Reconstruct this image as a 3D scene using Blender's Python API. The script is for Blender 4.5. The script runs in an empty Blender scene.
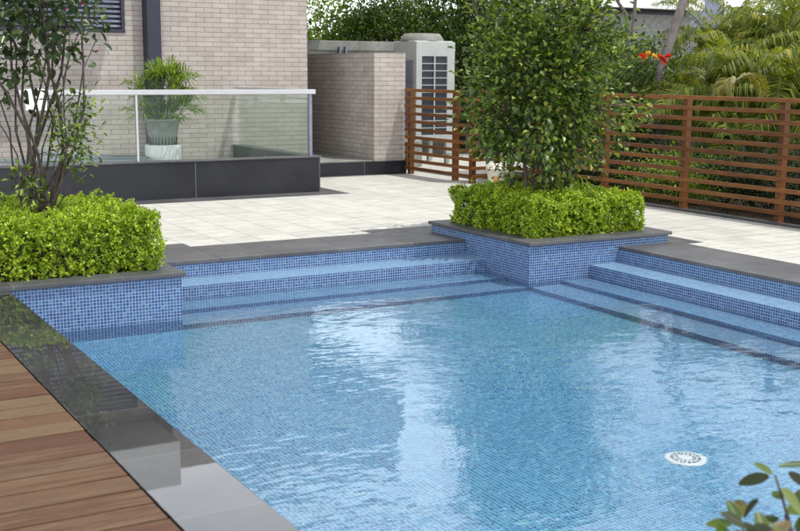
import bpy, math, random
import numpy as np
from mathutils import Vector
rad = math.radians
SC = bpy.context.scene
COL = SC.collection
random.seed(7)
rng = np.random.default_rng(7)

# ------------------------------------------------------------------ camera
F_PX, YAW, PITCH, ROLL, CAM_H = 1141.5, rad(29.739), rad(9.579), rad(0.307), 1.92
fwd = Vector((math.sin(YAW) * math.cos(PITCH), math.cos(YAW) * math.cos(PITCH), -math.sin(PITCH)))
r0 = Vector((math.cos(YAW), -math.sin(YAW), 0))
u0 = r0.cross(fwd)
rt = r0 * math.cos(ROLL) + u0 * math.sin(ROLL)
up = -r0 * math.sin(ROLL) + u0 * math.cos(ROLL)
cd = bpy.data.cameras.new('camera')
cam = bpy.data.objects.new('camera', cd)
COL.objects.link(cam)
from mathutils import Matrix
m = Matrix((rt, up, -fwd)).transposed().to_4x4()
m.translation = Vector((0, 0, CAM_H))
cam.matrix_world = m
cd.sensor_width = 36.0
cd.lens = F_PX / 800 * 36
cd.clip_end = 2000
cd.dof.use_dof = True
cd.dof.focus_distance = 11.0
cd.dof.aperture_fstop = 5.0
SC.camera = cam

# ------------------------------------------------------------------ world, sun, exposure
SUN_EL, SUN_AZ = rad(66), rad(142)        # azimuth measured from +Y towards +X
w = bpy.data.worlds.new('World')
SC.world = w
w.use_nodes = True
nt = w.node_tree
bg = nt.nodes['Background']
sky = nt.nodes.new('ShaderNodeTexSky')
sky.sky_type = 'NISHITA'
sky.sun_disc = False
sky.sun_elevation = SUN_EL
sky.sun_rotation = SUN_AZ
sky.air_density = 1.0
sky.dust_density = 3.0
sky.ozone_density = 1.0
# thin bright cloud over the clear sky
wc = nt.nodes.new('ShaderNodeTexCoord')
wm = nt.nodes.new('ShaderNodeMapping')
wm.inputs['Scale'].default_value = (1.0, 1.0, 2.6)
nt.links.new(wc.outputs['Generated'], wm.inputs[0])
wn0 = nt.nodes.new('ShaderNodeTexNoise')
wn0.inputs['Scale'].default_value = 2.3
wn0.inputs['Detail'].default_value = 6
wn0.inputs['Roughness'].default_value = 0.55
nt.links.new(wm.outputs[0], wn0.inputs['Vector'])
wr = nt.nodes.new('ShaderNodeValToRGB')
wr.color_ramp.elements[0].position = 0.33
wr.color_ramp.elements[0].color = (0.28, 0.28, 0.28, 1)
wr.color_ramp.elements[1].position = 0.53
wr.color_ramp.elements[1].color = (0.88, 0.88, 0.88, 1)
nt.links.new(wn0.outputs['Fac'], wr.inputs[0])
wx = nt.nodes.new('ShaderNodeMix')
wx.data_type = 'RGBA'
nt.links.new(wr.outputs[0], wx.inputs[0])
nt.links.new(sky.outputs[0], wx.inputs[6])
# cloud is brightest low down, where one looks through more of it
wz = nt.nodes.new('ShaderNodeSeparateXYZ')
nt.links.new(wc.outputs['Generated'], wz.inputs[0])
wl = nt.nodes.new('ShaderNodeValToRGB')
wl.color_ramp.elements[0].position = 0.30
wl.color_ramp.elements[0].color = (1.0, 1.0, 1.0, 1)
wl.color_ramp.elements[1].position = 0.75
wl.color_ramp.elements[1].color = (0.24, 0.25, 0.27, 1)
nt.links.new(wz.outputs[2], wl.inputs[0])
wg = nt.nodes.new('ShaderNodeMix')
wg.data_type = 'RGBA'
wg.blend_type = 'MULTIPLY'
wg.inputs[0].default_value = 1
wg.inputs[6].default_value = (25.0, 26.0, 27.5, 1)
nt.links.new(wl.outputs[0], wg.inputs[7])
nt.links.new(wg.outputs[2], wx.inputs[7])
nt.links.new(wx.outputs[2], bg.inputs[0])
bg.inputs[1].default_value = 0.15
sd = bpy.data.lights.new('sun', 'SUN')
sd.energy = 4.2
sd.angle = rad(0.6)
sd.color = (1, 0.965, 0.91)
sun = bpy.data.objects.new('sun', sd)
COL.objects.link(sun)
sdir = Vector((math.sin(SUN_AZ) * math.cos(SUN_EL), math.cos(SUN_AZ) * math.cos(SUN_EL), math.sin(SUN_EL)))
sun.rotation_euler = sdir.to_track_quat('Z', 'Y').to_euler()
sun.location = sdir * 40
sd.cycles.is_caustics_light = True
SC.view_settings.view_transform = 'Standard'
SC.view_settings.look = 'None'
SC.view_settings.gamma = 1
SC.view_settings.exposure = -0.28
SC.view_settings.use_curve_mapping = False
SC.render.engine = 'CYCLES'
SC.cycles.max_bounces = 10
SC.cycles.transparent_max_bounces = 24
SC.cycles.use_denoising = True
SC.cycles.sample_clamp_indirect = 8.0


# ------------------------------------------------------------------ helpers
def at(x, y, Y):
    """point on the plane Y=const seen at photo pixel x, y: used to read positions off the survey"""
    d = fwd + rt * ((x - 400) / F_PX) + up * ((265.5 - y) / F_PX)
    return Vector((0, 0, CAM_H)) + d * (Y / d.y)


def tag(o, label=None, cat=None, group=None, kind=None):
    if label: o['label'] = label
    if cat: o['category'] = cat
    if group: o['group'] = group
    if kind: o['kind'] = kind
    return o


def empty(name, loc=(0, 0, 0), rz=0.0):
    o = bpy.data.objects.new(name, None)
    COL.objects.link(o)
    o.location = loc
    o.rotation_euler.z = rz
    o.empty_display_size = 0.2
    return o


class MB:
    """collects shapes in metres; UVs come from the world axes, in metres"""
    def __init__(s):
        s.v, s.f = [], []

    def add(s, vs, fs):
        b = len(s.v)
        s.v += [tuple(v) for v in vs]
        s.f += [tuple(b + i for i in f) for f in fs]
        return s

    def box(s, x0, x1, y0, y1, z0, z1):
        vs = [(x, y, z) for z in (z0, z1) for y in (y0, y1) for x in (x0, x1)]
        return s.add(vs, [(0, 2, 3, 1), (4, 5, 7, 6), (0, 1, 5, 4), (2, 6, 7, 3), (0, 4, 6, 2), (1, 3, 7, 5)])

    def obox(s, c, dx, dy, dz, ax, ay, az):
        c = Vector(c)
        vs = [c + ax * (sx * dx) + ay * (sy * dy) + az * (sz * dz) for sz in (-1, 1) for sy in (-1, 1) for sx in (-1, 1)]
        return s.add(vs, [(0, 2, 3, 1), (4, 5, 7, 6), (0, 1, 5, 4), (2, 6, 7, 3), (0, 4, 6, 2), (1, 3, 7, 5)])

    def poly(s, pts, z0, z1):
        n = len(pts)
        vs = [(x, y, z0) for x, y in pts] + [(x, y, z1) for x, y in pts]
        fs = [tuple(range(n, 2 * n)), tuple(reversed(range(n)))]
        fs += [(i, (i + 1) % n, n + (i + 1) % n, n + i) for i in range(n)]
        return s.add(vs, fs)

    def path(s, pts, rs, n=7):
        """tapered tube through points"""
        pts = [Vector(p) for p in pts]
        vs, fs = [], []
        for i, (p, r) in enumerate(zip(pts, rs)):
            t = (pts[min(i + 1, len(pts) - 1)] - pts[max(i - 1, 0)])
            if t.length < 1e-6: t = Vector((0, 0, 1))
            t.normalize()
            a = t.orthogonal().normalized() if i == 0 else (a - t * a.dot(t)).normalized()
            b = t.cross(a)
            for k in range(n):
                an = 2 * math.pi * k / n
                vs.append(p + (a * math.cos(an) + b * math.sin(an)) * r)
        for i in range(len(pts) - 1):
            for k in range(n):
                fs.append((i * n + k, i * n + (k + 1) % n, (i + 1) * n + (k + 1) % n, (i + 1) * n + k))
        fs.append(tuple(reversed(range(n))))
        fs.append(tuple((len(pts) - 1) * n + k for k in range(n)))
        return s.add(vs, fs)

    def lathe(s, prof, c=(0, 0, 0), n=32):
        vs, fs = [], []
        for r, z in prof:
            for k in range(n):
                a = 2 * math.pi * k / n
                vs.append((c[0] + r * math.cos(a), c[1] + r * math.sin(a), c[2] + z))
        for i in range(len(prof) - 1):
            for k in range(n):
                fs.append((i * n + k, i * n + (k + 1) % n, (i + 1) * n + (k + 1) % n, (i + 1) * n + k))
        return s.add(vs, fs)

    def build(s, name, mat, parent=None, smooth=False, bevel=0.0):
        me = bpy.data.meshes.new(name)
        me.from_pydata(s.v, [], s.f)
        uv = me.uv_layers.new(name='uv')
        co = [v.co for v in me.vertices]
        for p in me.polygons:
            n = p.normal
            ax = max(range(3), key=lambda i: abs(n[i]) - 0.01 * i)
            for li in p.loop_indices:
                c = co[me.loops[li].vertex_index]
                uv.data[li].uv = ((c.y, c.z), (c.x, c.z), (c.x, c.y))[ax]
            p.use_smooth = smooth
        me.materials.append(mat)
        o = bpy.data.objects.new(name, me)
        COL.objects.link(o)
        if bevel:
            b = o.modifiers.new('bevel', 'BEVEL')
            b.width = bevel
            b.segments = 2
            b.limit_method = 'ANGLE'
        if parent: 
            o.parent = parent
            if parent.type == 'EMPTY' or True:
                # shapes are written in world metres; keep them there
                o.matrix_parent_inverse = Matrix.Translation(-parent_world(parent)) if parent_world(parent).length else Matrix()
        return o


def parent_world(o):
    v = Vector((0, 0, 0))
    if o is not None and o.type == 'MESH': return v      # parts are written in world metres
    while o is not None:
        v += o.location
        o = o.parent
    return v


def npmesh(name, verts, faces_n, mat, parent=None, smooth=False):
    """verts (N,3) float, faces_n (M,k) int"""
    me = bpy.data.meshes.new(name)
    M, k = faces_n.shape
    me.vertices.add(len(verts))
    me.vertices.foreach_set('co', verts.astype(np.float32).ravel())
    me.loops.add(M * k)
    me.loops.foreach_set('vertex_index', faces_n.astype(np.int32).ravel())
    me.polygons.add(M)
    me.polygons.foreach_set('loop_start', (np.arange(M) * k).astype(np.int32))
    me.polygons.foreach_set('loop_total', np.full(M, k, np.int32))
    me.update(calc_edges=True)
    me.validate()
    if smooth:
        me.polygons.foreach_set('use_smooth', np.ones(len(me.polygons), bool))
    me.materials.append(mat)
    o = bpy.data.objects.new(name, me)
    COL.objects.link(o)
    if parent:
        o.parent = parent
        o.matrix_parent_inverse = Matrix.Translation(-parent_world(parent))
    return o


# ------------------------------------------------------------------ materials
def mat(name):
    mt = bpy.data.materials.new(name)
    mt.use_nodes = True
    t = mt.node_tree
    return mt, t, t.nodes['Principled BSDF'], t.nodes['Material Output']


def N(t, kind, **kw):
    n = t.nodes.new(kind)
    for k, v in kw.items():
        if k in n.inputs:
            n.inputs[k].default_value = v
        else:
            setattr(n, k, v)
    return n


def ramp(t, src, stops, interp='LINEAR'):
    r = t.nodes.new('ShaderNodeValToRGB')
    r.color_ramp.interpolation = interp
    e = r.color_ramp.elements
    while len(e) < len(stops): e.new(0.5)
    for i, (p, c) in enumerate(stops):
        e[i].position = p
        e[i].color = (*c, 1) if len(c) == 3 else c
    t.links.new(src, r.inputs[0])
    return r.outputs[0]


def mixc(t, a, b, fac, mode='MIX'):
    n = t.nodes.new('ShaderNodeMix')
    n.data_type = 'RGBA'
    n.blend_type = mode
    for sock, v in ((n.inputs[6], a), (n.inputs[7], b), (n.inputs[0], fac)):
        if hasattr(v, 'is_linked') or hasattr(v, 'links'):
            t.links.new(v, sock)
        else:
            sock.default_value = (*v, 1) if isinstance(v, tuple) and len(v) == 3 else v
    return n.outputs[2]


def noise(t, vec, scale, detail=4, rough=0.55, stretch=None):
    if stretch:
        mp = t.nodes.new('ShaderNodeMapping')
        mp.inputs['Scale'].default_value = stretch
        t.links.new(vec, mp.inputs[0])
        vec = mp.outputs[0]
    n = N(t, 'ShaderNodeTexNoise', Scale=scale, Detail=detail, Roughness=rough)
    t.links.new(vec, n.inputs['Vector'])
    return n.outputs['Fac']


def coords(t, kind='Object'):
    return t.nodes.new('ShaderNodeTexCoord').outputs[kind]


def bump(t, bsdf, h, strength=0.3, dist=0.01):
    b = N(t, 'ShaderNodeBump', Strength=strength, Distance=dist)
    t.links.new(h, b.inputs['Height'])
    t.links.new(b.outputs[0], bsdf.inputs['Normal'])
    return b


def simple(name, c, rough=0.6, metal=0.0, var=0.12, scale=12, spec=0.5):
    mt, t, b, o = mat(name)
    n = noise(t, coords(t), scale)
    c2 = tuple(min(1, x * (1 - var)) for x in c)
    c3 = tuple(min(1, x * (1 + var)) for x in c)
    t.links.new(ramp(t, n, [(0.3, c2), (0.7, c3)]), b.inputs['Base Color'])
    b.inputs['Roughness'].default_value = rough
    b.inputs['Metallic'].default_value = metal
    b.inputs['Specular IOR Level'].default_value = spec
    return mt


def mosaic(name, stops, grout, size=0.025, gw=0.0042, rough=0.22):
    mt, t, b, o = mat(name)
    uv = coords(t, 'UV')
    br = N(t, 'ShaderNodeTexBrick', offset=0.0, squash=1.0)
    br.inputs['Scale'].default_value = 1
    br.inputs['Brick Width'].default_value = size
    br.inputs['Row Height'].default_value = size
    br.inputs['Mortar Size'].default_value = gw / 2
    br.inputs['Mortar Smooth'].default_value = 0.2
    t.links.new(uv, br.inputs['Vector'])
    sc = N(t, 'ShaderNodeVectorMath', operation='SCALE')
    sc.inputs['Scale'].default_value = 1 / size
    t.links.new(uv, sc.inputs[0])
    fl = N(t, 'ShaderNodeVectorMath', operation='FLOOR')
    t.links.new(sc.outputs[0], fl.inputs[0])
    wn = t.nodes.new('ShaderNodeTexWhiteNoise')
    wn.noise_dimensions = '2D'
    t.links.new(fl.outputs[0], wn.inputs['Vector'])
    tile = ramp(t, wn.outputs['Value'], stops)
    big = noise(t, coords(t), 1.3, 3)
    tile = mixc(t, tile, ramp(t, big, [(0.35, (0.82, 0.86, 0.9)), (0.7, (1.0, 1.0, 1.0))]), 1.0, 'MULTIPLY')
    colr = mixc(t, tile, grout, br.outputs['Fac'])
    lime = ramp(t, noise(t, coords(t), 7.0, 8, 0.75, (1, 1, 2.5)), [(0.60, (0, 0, 0)), (0.74, (0.30, 0.30, 0.30))])
    colr = mixc(t, colr, (0.42, 0.47, 0.52), lime)
    t.links.new(colr, b.inputs['Base Color'])
    t.links.new(ramp(t, br.outputs['Fac'], [(0, (rough,) * 3), (1, (0.7,) * 3)]), b.inputs['Roughness'])
    inv = N(t, 'ShaderNodeMath', operation='SUBTRACT')
    inv.inputs[0].default_value = 1
    t.links.new(br.outputs['Fac'], inv.inputs[1])
    bump(t, b, inv.outputs[0], 0.35, 0.0015)
    return mt


def granite(name, c, rough, joint=None, jcol=(0.16, 0.16, 0.17), spec=0.5, jw=0.003, ox=0.0, oy=0.0):
    mt, t, b, o = mat(name)
    g = coords(t)
    n1 = noise(t, g, 260, 2, 0.8)
    n2 = noise(t, g, 2.2, 5, 0.65)
    n3 = noise(t, g, 14, 5, 0.6, (1, 0.35, 1))
    col = ramp(t, n1, [(0.35, tuple(x * 0.75 for x in c)), (0.65, tuple(x * 1.25 for x in c))])
    col = mixc(t, col, ramp(t, n2, [(0.3, (0.7, 0.7, 0.72)), (0.7, (1.3, 1.28, 1.22))]), 1.0, 'MULTIPLY')
    rr = ramp(t, n3, [(0.3, (rough * 0.85,) * 3), (0.75, (min(1, rough * 1.2),) * 3)])
    if joint:
        mp = t.nodes.new('ShaderNodeMapping')
        mp.inputs['Location'].default_value = (ox, oy, 0)
        t.links.new(coords(t, 'UV'), mp.inputs[0])
        br = N(t, 'ShaderNodeTexBrick', offset=0.0)
        br.inputs['Scale'].default_value = 1
        br.inputs['Brick Width'].default_value = joint[0]
        br.inputs['Row Height'].default_value = joint[1]
        br.inputs['Mortar Size'].default_value = jw
        br.inputs['Mortar Smooth'].default_value = 0.1
        br.inputs['Bias'].default_value = 0
        br.inputs['Color1'].default_value = (0.8, 0.8, 0.8, 1)
        br.inputs['Color2'].default_value = (1.2, 1.2, 1.2, 1)
        t.links.new(mp.outputs[0], br.inputs['Vector'])
        col = mixc(t, col, br.outputs['Color'], 1.0, 'MULTIPLY')
        col = mixc(t, col, jcol, br.outputs['Fac'])
    t.links.new(col, b.inputs['Base Color'])
    t.links.new(rr, b.inputs['Roughness'])
    b.inputs['Specular IOR Level'].default_value = spec
    bump(t, b, n2, 0.03, 0.002)
    return mt


def leafmat(name, stops, trans=0.35, rough=0.38, spec=0.5):
    mt, t, b, o = mat(name)
    geo = t.nodes.new('ShaderNodeNewGeometry')
    c = ramp(t, geo.outputs['Random Per Island'], stops)
    nb = noise(t, coords(t), 3.0, 2)
    c = mixc(t, c, ramp(t, nb, [(0.3, (0.8, 0.85, 0.8)), (0.7, (1.15, 1.1, 1.0))]), 1.0, 'MULTIPLY')
    t.links.new(c, b.inputs['Base Color'])
    b.inputs['Roughness'].default_value = rough
    b.inputs['Specular IOR Level'].default_value = spec
    tr = t.nodes.new('ShaderNodeBsdfTranslucent')
    c2 = mixc(t, c, (1.25, 1.35, 0.5), 1.0, 'MULTIPLY')
    t.links.new(c2, tr.inputs['Color'])
    mx = N(t, 'ShaderNodeMixShader')
    mx.inputs[0].default_value = trans
    t.links.new(b.outputs[0], mx.inputs[1])
    t.links.new(tr.outputs[0], mx.inputs[2])
    t.links.new(mx.outputs[0], o.inputs[0])
    return mt


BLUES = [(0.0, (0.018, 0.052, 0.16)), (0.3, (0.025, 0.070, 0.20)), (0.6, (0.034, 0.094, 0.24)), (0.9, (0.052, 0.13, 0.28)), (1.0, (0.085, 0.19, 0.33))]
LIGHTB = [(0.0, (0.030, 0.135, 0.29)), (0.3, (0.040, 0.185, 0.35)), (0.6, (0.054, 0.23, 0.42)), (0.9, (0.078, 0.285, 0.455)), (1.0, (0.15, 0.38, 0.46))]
TREAD_SHEEN = [(0.0, (0.10, 0.21, 0.36)), (0.5, (0.135, 0.265, 0.42)), (1.0, (0.20, 0.35, 0.48))]  # tile blues lightened: sky reflection put into the tread colour
M = {}
M['mosaic'] = mosaic('cobalt_mosaic', BLUES, (0.33, 0.41, 0.51))
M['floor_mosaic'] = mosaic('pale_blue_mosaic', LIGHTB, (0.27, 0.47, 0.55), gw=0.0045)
M['sheen_tread_mosaic'] = mosaic('sky_sheen_mosaic', TREAD_SHEEN, (0.26, 0.38, 0.48), gw=0.004, rough=0.14)
M['granite'] = granite('grey_granite', (0.085, 0.085, 0.088), 0.42, (0.8, 0.8))
M['polished'] = granite('polished_dark_granite', (0.045, 0.046, 0.048), 0.02, (30.0, 0.7), ox=10.0, oy=-0.23 + 0.7, jcol=(0.10, 0.10, 0.10), spec=0.30)
M['polished'].node_tree.nodes['Principled BSDF'].inputs['IOR'].default_value = 1.5
M['black_granite'] = granite('black_granite', (0.022, 0.023, 0.030), 0.32, (1.81, 0.9), ox=0.31, jcol=(0.14, 0.15, 0.17), spec=0.35, jw=0.004)
M['steel'] = simple('brushed_steel', (0.62, 0.62, 0.62), 0.32, 0.85, 0.04)
M['painted_rail'] = simple('pale_rail_metal', (0.50, 0.50, 0.51), 0.4, 0.2, 0.03)
M['white_plastic'] = simple('white_plastic', (0.74, 0.74, 0.70), 0.4, 0, 0.05)
M['ceramic'] = simple('white_glazed_ceramic', (0.78, 0.79, 0.77), 0.16, 0, 0.03)
M['dark_metal'] = simple('dark_slate_metal', (0.018, 0.018, 0.035), 0.4, 0.1, 0.2)
M['slat_metal'] = simple('grey_blue_slat_metal', (0.20, 0.21, 0.27), 0.45, 0.1, 0.15)
M['ac_metal'] = simple('pale_painted_sheet', (0.40, 0.415, 0.39), 0.5, 0, 0.07, 5)
M['ac_dark'] = simple('dark_coil', (0.030, 0.036, 0.048), 0.5, 0, 0.3, 40)
M['concrete'] = simple('weathered_concrete', (0.24, 0.24, 0.215), 0.85, 0, 0.25, 4, 0.2)
M['white_wall'] = simple('white_render', (0.78, 0.78, 0.76), 0.7, 0, 0.04, 3, 0.3)
M['soil'] = simple('dark_soil', (0.035, 0.025, 0.018), 0.95, 0, 0.5, 30, 0.1)
M['bark'] = simple('grey_brown_bark', (0.085, 0.068, 0.055), 0.85, 0, 0.4, 40, 0.2)
M['palebark'] = simple('pale_grey_bark', (0.155, 0.135, 0.125), 0.85, 0, 0.25, 9, 0.2)
M['cane'] = simple('green_ringed_cane', (0.13, 0.15, 0.06), 0.6, 0, 0.3, 12, 0.3)
M['greybuild'] = simple('grey_blue_render', (0.22, 0.23, 0.30), 0.8, 0, 0.06, 2, 0.2)
M['red_petal'] = simple('red_petal', (0.55, 0.035, 0.02), 0.5, 0, 0.3, 30)
M['cloth'] = simple('white_cotton', (0.80, 0.80, 0.80), 0.9, 0, 0.04, 20, 0.1)
M['grey_sling'] = simple('grey_sling_fabric', (0.16, 0.18, 0.20), 0.7, 0, 0.15, 60, 0.2)
M['print'] = simple('grey_moulded_slots', (0.10, 0.12, 0.13), 0.6, 0, 0.1)
M['greypot'] = simple('smoky_grey_plastic', (0.30, 0.31, 0.30), 0.25, 0, 0.2, 8)

# brick: long thin courses with dark joints
mt, t, b, o = mat('pinkish_grey_long_brick')
uv = coords(t, 'UV')
br = N(t, 'ShaderNodeTexBrick', offset=0.5)
for k, v in (('Scale', 1), ('Brick Width', 0.27), ('Row Height', 0.0745), ('Mortar Size', 0.0036), ('Mortar Smooth', 0.15), ('Bias', 0.0)):
    br.inputs[k].default_value = v
br.inputs['Color1'].default_value = (0.385, 0.340, 0.303, 1)
br.inputs['Color2'].default_value = (0.445, 0.398, 0.357, 1)
t.links.new(uv, br.inputs['Vector'])
g = coords(t)
c = mixc(t, br.outputs['Color'], (0.16, 0.135, 0.12), br.outputs['Fac'])
c = mixc(t, c, ramp(t, noise(t, g, 3.0, 6, 0.65), [(0.3, (0.86, 0.85, 0.84)), (0.7, (1.08, 1.08, 1.08))]), 1.0, 'MULTIPLY')
c = mixc(t, c, ramp(t, noise(t, g, 60.0, 3, 0.65), [(0.3, (0.92, 0.92, 0.92)), (0.7, (1.06, 1.06, 1.06))]), 1.0, 'MULTIPLY')
t.links.new(c, b.inputs['Base Color'])
b.inputs['Roughness'].default_value = 0.8
b.inputs['Specular IOR Level'].default_value = 0.25
inv = N(t, 'ShaderNodeMath', operation='SUBTRACT')
inv.inputs[0].default_value = 1
t.links.new(br.outputs['Fac'], inv.inputs[1])
bump(t, b, inv.outputs[0], 0.6, 0.004)
M['brick'] = mt

# terrace paving: pale stone slabs with faint joints
mt, t, b, o = mat('pale_stone_paving')
uv = coords(t, 'UV')
mp = t.nodes.new('ShaderNodeMapping')
t.links.new(uv, mp.inputs[0])
br = N(t, 'ShaderNodeTexBrick', offset=0.0)
for k, v in (('Scale', 1), ('Brick Width', 0.40), ('Row Height', 0.60), ('Mortar Size', 0.007), ('Mortar Smooth', 0.6), ('Bias', 0.0)):
    br.inputs[k].default_value = v
br.inputs['Color1'].default_value = (0.485, 0.47, 0.42, 1)
br.inputs['Color2'].default_value = (0.555, 0.54, 0.485, 1)
t.links.new(mp.outputs[0], br.inputs['Vector'])
g = coords(t)
c = mixc(t, br.outputs['Color'], (0.30, 0.29, 0.265), br.outputs['Fac'])
c = mixc(t, c, ramp(t, noise(t, g, 3.4, 7, 0.72, (0.8, 2.6, 1)), [(0.34, (0.74, 0.74, 0.75)), (0.56, (1.04, 1.04, 1.03))]), 1.0, 'MULTIPLY')
c = mixc(t, c, ramp(t, noise(t, g, 45, 4, 0.7), [(0.35, (0.93, 0.93, 0.92)), (0.65, (1.04, 1.04, 1.04))]), 1.0, 'MULTIPLY')
t.links.new(c, b.inputs['Base Color'])
b.inputs['Roughness'].default_value = 0.7
b.inputs['Specular IOR Level'].default_value = 0.3
M['paving'] = mt

# decking: worn brown stain, yellowed wood, grey wear along the grain, per-board variation
mt, t, b, o = mat('worn_stained_decking')
g = coords(t)
geo = t.nodes.new('ShaderNodeNewGeometry')
rnd = geo.outputs['Random Per Island']
sh = N(t, 'ShaderNodeCombineXYZ')
ml = N(t, 'ShaderNodeMath', operation='MULTIPLY')
ml.inputs[1].default_value = 37.0
t.links.new(rnd, ml.inputs[0])
t.links.new(ml.outputs[0], sh.inputs[0])
va = N(t, 'ShaderNodeVectorMath', operation='ADD')
t.links.new(g, va.inputs[0]); t.links.new(sh.outputs[0], va.inputs[1])
gv = va.outputs[0]
grain = noise(t, gv, 30, 9, 0.8, (0.18, 6, 1))
fine = noise(t, gv, 60, 8, 0.85, (0.35, 4, 1))
patch = noise(t, gv, 9.0, 10, 0.80, (0.28, 3.2, 1))
base = ramp(t, rnd, [(0.0, (0.085, 0.034, 0.018)), (0.3, (0.100, 0.046, 0.022)), (0.5, (0.130, 0.072, 0.032)), (0.75, (0.095, 0.050, 0.027)), (1.0, (0.090, 0.034, 0.018))])
worn = ramp(t, fine, [(0.25, (0.065, 0.042, 0.026)), (0.55, (0.155, 0.098, 0.050)), (0.85, (0.185, 0.145, 0.095))])
pm = N(t, 'ShaderNodeMath', operation='MULTIPLY_ADD')
pm.inputs[1].default_value = 0.26
rs = N(t, 'ShaderNodeMath', operation='FRACT')
rm = N(t, 'ShaderNodeMath', operation='MULTIPLY'); rm.inputs[1].default_value = 17.3
t.links.new(rnd, rm.inputs[0]); t.links.new(rm.outputs[0], rs.inputs[0])
t.links.new(rs.outputs[0], pm.inputs[0]); t.links.new(patch, pm.inputs[2])
c = mixc(t, base, worn, ramp(t, pm.outputs[0], [(0.56, (0, 0, 0)), (0.70, (0.92, 0.92, 0.92))]))
c = mixc(t, c, ramp(t, grain, [(0.30, (0.35, 0.31, 0.29)), (0.5, (1, 1, 1)), (0.8, (1.25, 1.2, 1.12))]), 1.0, 'MULTIPLY')
t.links.new(c, b.inputs['Base Color'])
b.inputs['Roughness'].default_value = 0.62
b.inputs['Specular IOR Level'].default_value = 0.3
bump(t, b, grain, 0.4, 0.004)
M['deck'] = mt

# stained fence timber
mt, t, b, o = mat('orange_brown_stained_timber')
g = coords(t)
gr = noise(t, g, 10, 6, 0.7, (3, 0.5, 8))
c = ramp(t, gr, [(0.25, (0.070, 0.022, 0.006)), (0.55, (0.175, 0.066, 0.014)), (0.8, (0.27, 0.125, 0.033))])
c = mixc(t, c, ramp(t, t.nodes.new('ShaderNodeNewGeometry').outputs['Random Per Island'], [(0, (0.68, 0.62, 0.58)), (0.5, (1, 1, 1)), (1, (1.3, 1.35, 1.4))]), 1.0, 'MULTIPLY')
c = mixc(t, c, ramp(t, noise(t, g, 1.5, 4), [(0.35, (0.7, 0.68, 0.66)), (0.7, (1.15, 1.15, 1.15))]), 1.0, 'MULTIPLY')
t.links.new(c, b.inputs['Base Color'])
b.inputs['Roughness'].default_value = 0.5
b.inputs['Specular IOR Level'].default_value = 0.3
M['timber'] = mt

# glass
mt, t, b, o = mat('pale_green_glass')
t.nodes.remove(b)
tr = N(t, 'ShaderNodeBsdfTransparent'); tr.inputs[0].default_value = (0.955, 0.978, 0.962, 1)
gl = N(t, 'ShaderNodeBsdfGlossy'); gl.inputs['Roughness'].default_value = 0.02
fr = N(t, 'ShaderNodeFresnel'); fr.inputs['IOR'].default_value = 1.5
mx = N(t, 'ShaderNodeMixShader')
fh = N(t, 'ShaderNodeMath', operation='MULTIPLY'); fh.inputs[1].default_value = 0.4
t.links.new(fr.outputs[0], fh.inputs[0])
t.links.new(fh.outputs[0], mx.inputs[0]); t.links.new(tr.outputs[0], mx.inputs[1]); t.links.new(gl.outputs[0], mx.inputs[2])
df = N(t, 'ShaderNodeBsdfDiffuse'); df.inputs[0].default_value = (0.45, 0.60, 0.50, 1)
mx2 = N(t, 'ShaderNodeMixShader'); mx2.inputs[0].default_value = 0.035
t.links.new(mx.outputs[0], mx2.inputs[1]); t.links.new(df.outputs[0], mx2.inputs[2])
t.links.new(mx2.outputs[0], o.inputs[0])
M['glass'] = mt

# water: clear surface, fresnel reflection, small ripples
mt, t, b, o = mat('clear_pool_water')
t.nodes.remove(b)
g = coords(t)
rip = noise(t, g, 4.4, 2, 0.5, (0.9, 1.5, 1))
rip2 = noise(t, g, 11, 3, 0.55, (1.0, 1.7, 1))
big = noise(t, g, 1.1, 2, 0.5)
amp = ramp(t, noise(t, g, 0.75, 3, 0.5), [(0.38, (0.16,) * 3), (0.62, (1,) * 3)])
a1 = N(t, 'ShaderNodeMath', operation='MULTIPLY_ADD'); a1.inputs[1].default_value = 0.20
t.links.new(rip2, a1.inputs[0]); t.links.new(rip, a1.inputs[2])
a2 = N(t, 'ShaderNodeMath', operation='MULTIPLY'); t.links.new(a1.outputs[0], a2.inputs[0]); t.links.new(amp, a2.inputs[1])
bm = N(t, 'ShaderNodeBump', Strength=1.0, Distance=0.0085)
t.links.new(a2.outputs[0], bm.inputs['Height'])
gl = N(t, 'ShaderNodeBsdfGlass', Roughness=0.0, IOR=1.333)
gl.inputs['Color'].default_value = (0.96, 0.99, 1.0, 1)
t.links.new(bm.outputs[0], gl.inputs['Normal'])
t.links.new(gl.outputs[0], o.inputs[0])
M['water'] = mt

M['hedge'] = leafmat('golden_green_leaves', [(0.0, (0.07, 0.13, 0.010)), (0.05, (0.13, 0.20, 0.010)), (0.35, (0.24, 0.36, 0.018)), (0.7, (0.38, 0.49, 0.028)), (1.0, (0.54, 0.62, 0.06))], 0.32)
M['camellia'] = leafmat('dark_glossy_leaves', [(0.0, (0.020, 0.035, 0.014)), (0.5, (0.042, 0.070, 0.024)), (0.85, (0.075, 0.115, 0.035)), (1.0, (0.11, 0.15, 0.04))], 0.22, 0.3)
M['ficus'] = leafmat('mid_green_leaves', [(0.0, (0.025, 0.045, 0.010)), (0.40, (0.070, 0.115, 0.020)), (0.70, (0.15, 0.22, 0.035)), (0.90, (0.27, 0.35, 0.065)), (1.0, (0.34, 0.33, 0.07))], 0.3, 0.36)
M['bushy'] = leafmat('dark_bush_leaves', [(0.0, (0.014, 0.032, 0.006)), (0.5, (0.042, 0.078, 0.012)), (1.0, (0.11, 0.16, 0.022))], 0.32, 0.5, 0.3)
M['bushy_light'] = leafmat('light_bush_leaves', [(0.0, (0.06, 0.11, 0.012)), (0.5, (0.16, 0.24, 0.025)), (1.0, (0.28, 0.36, 0.04))], 0.4)
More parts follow.
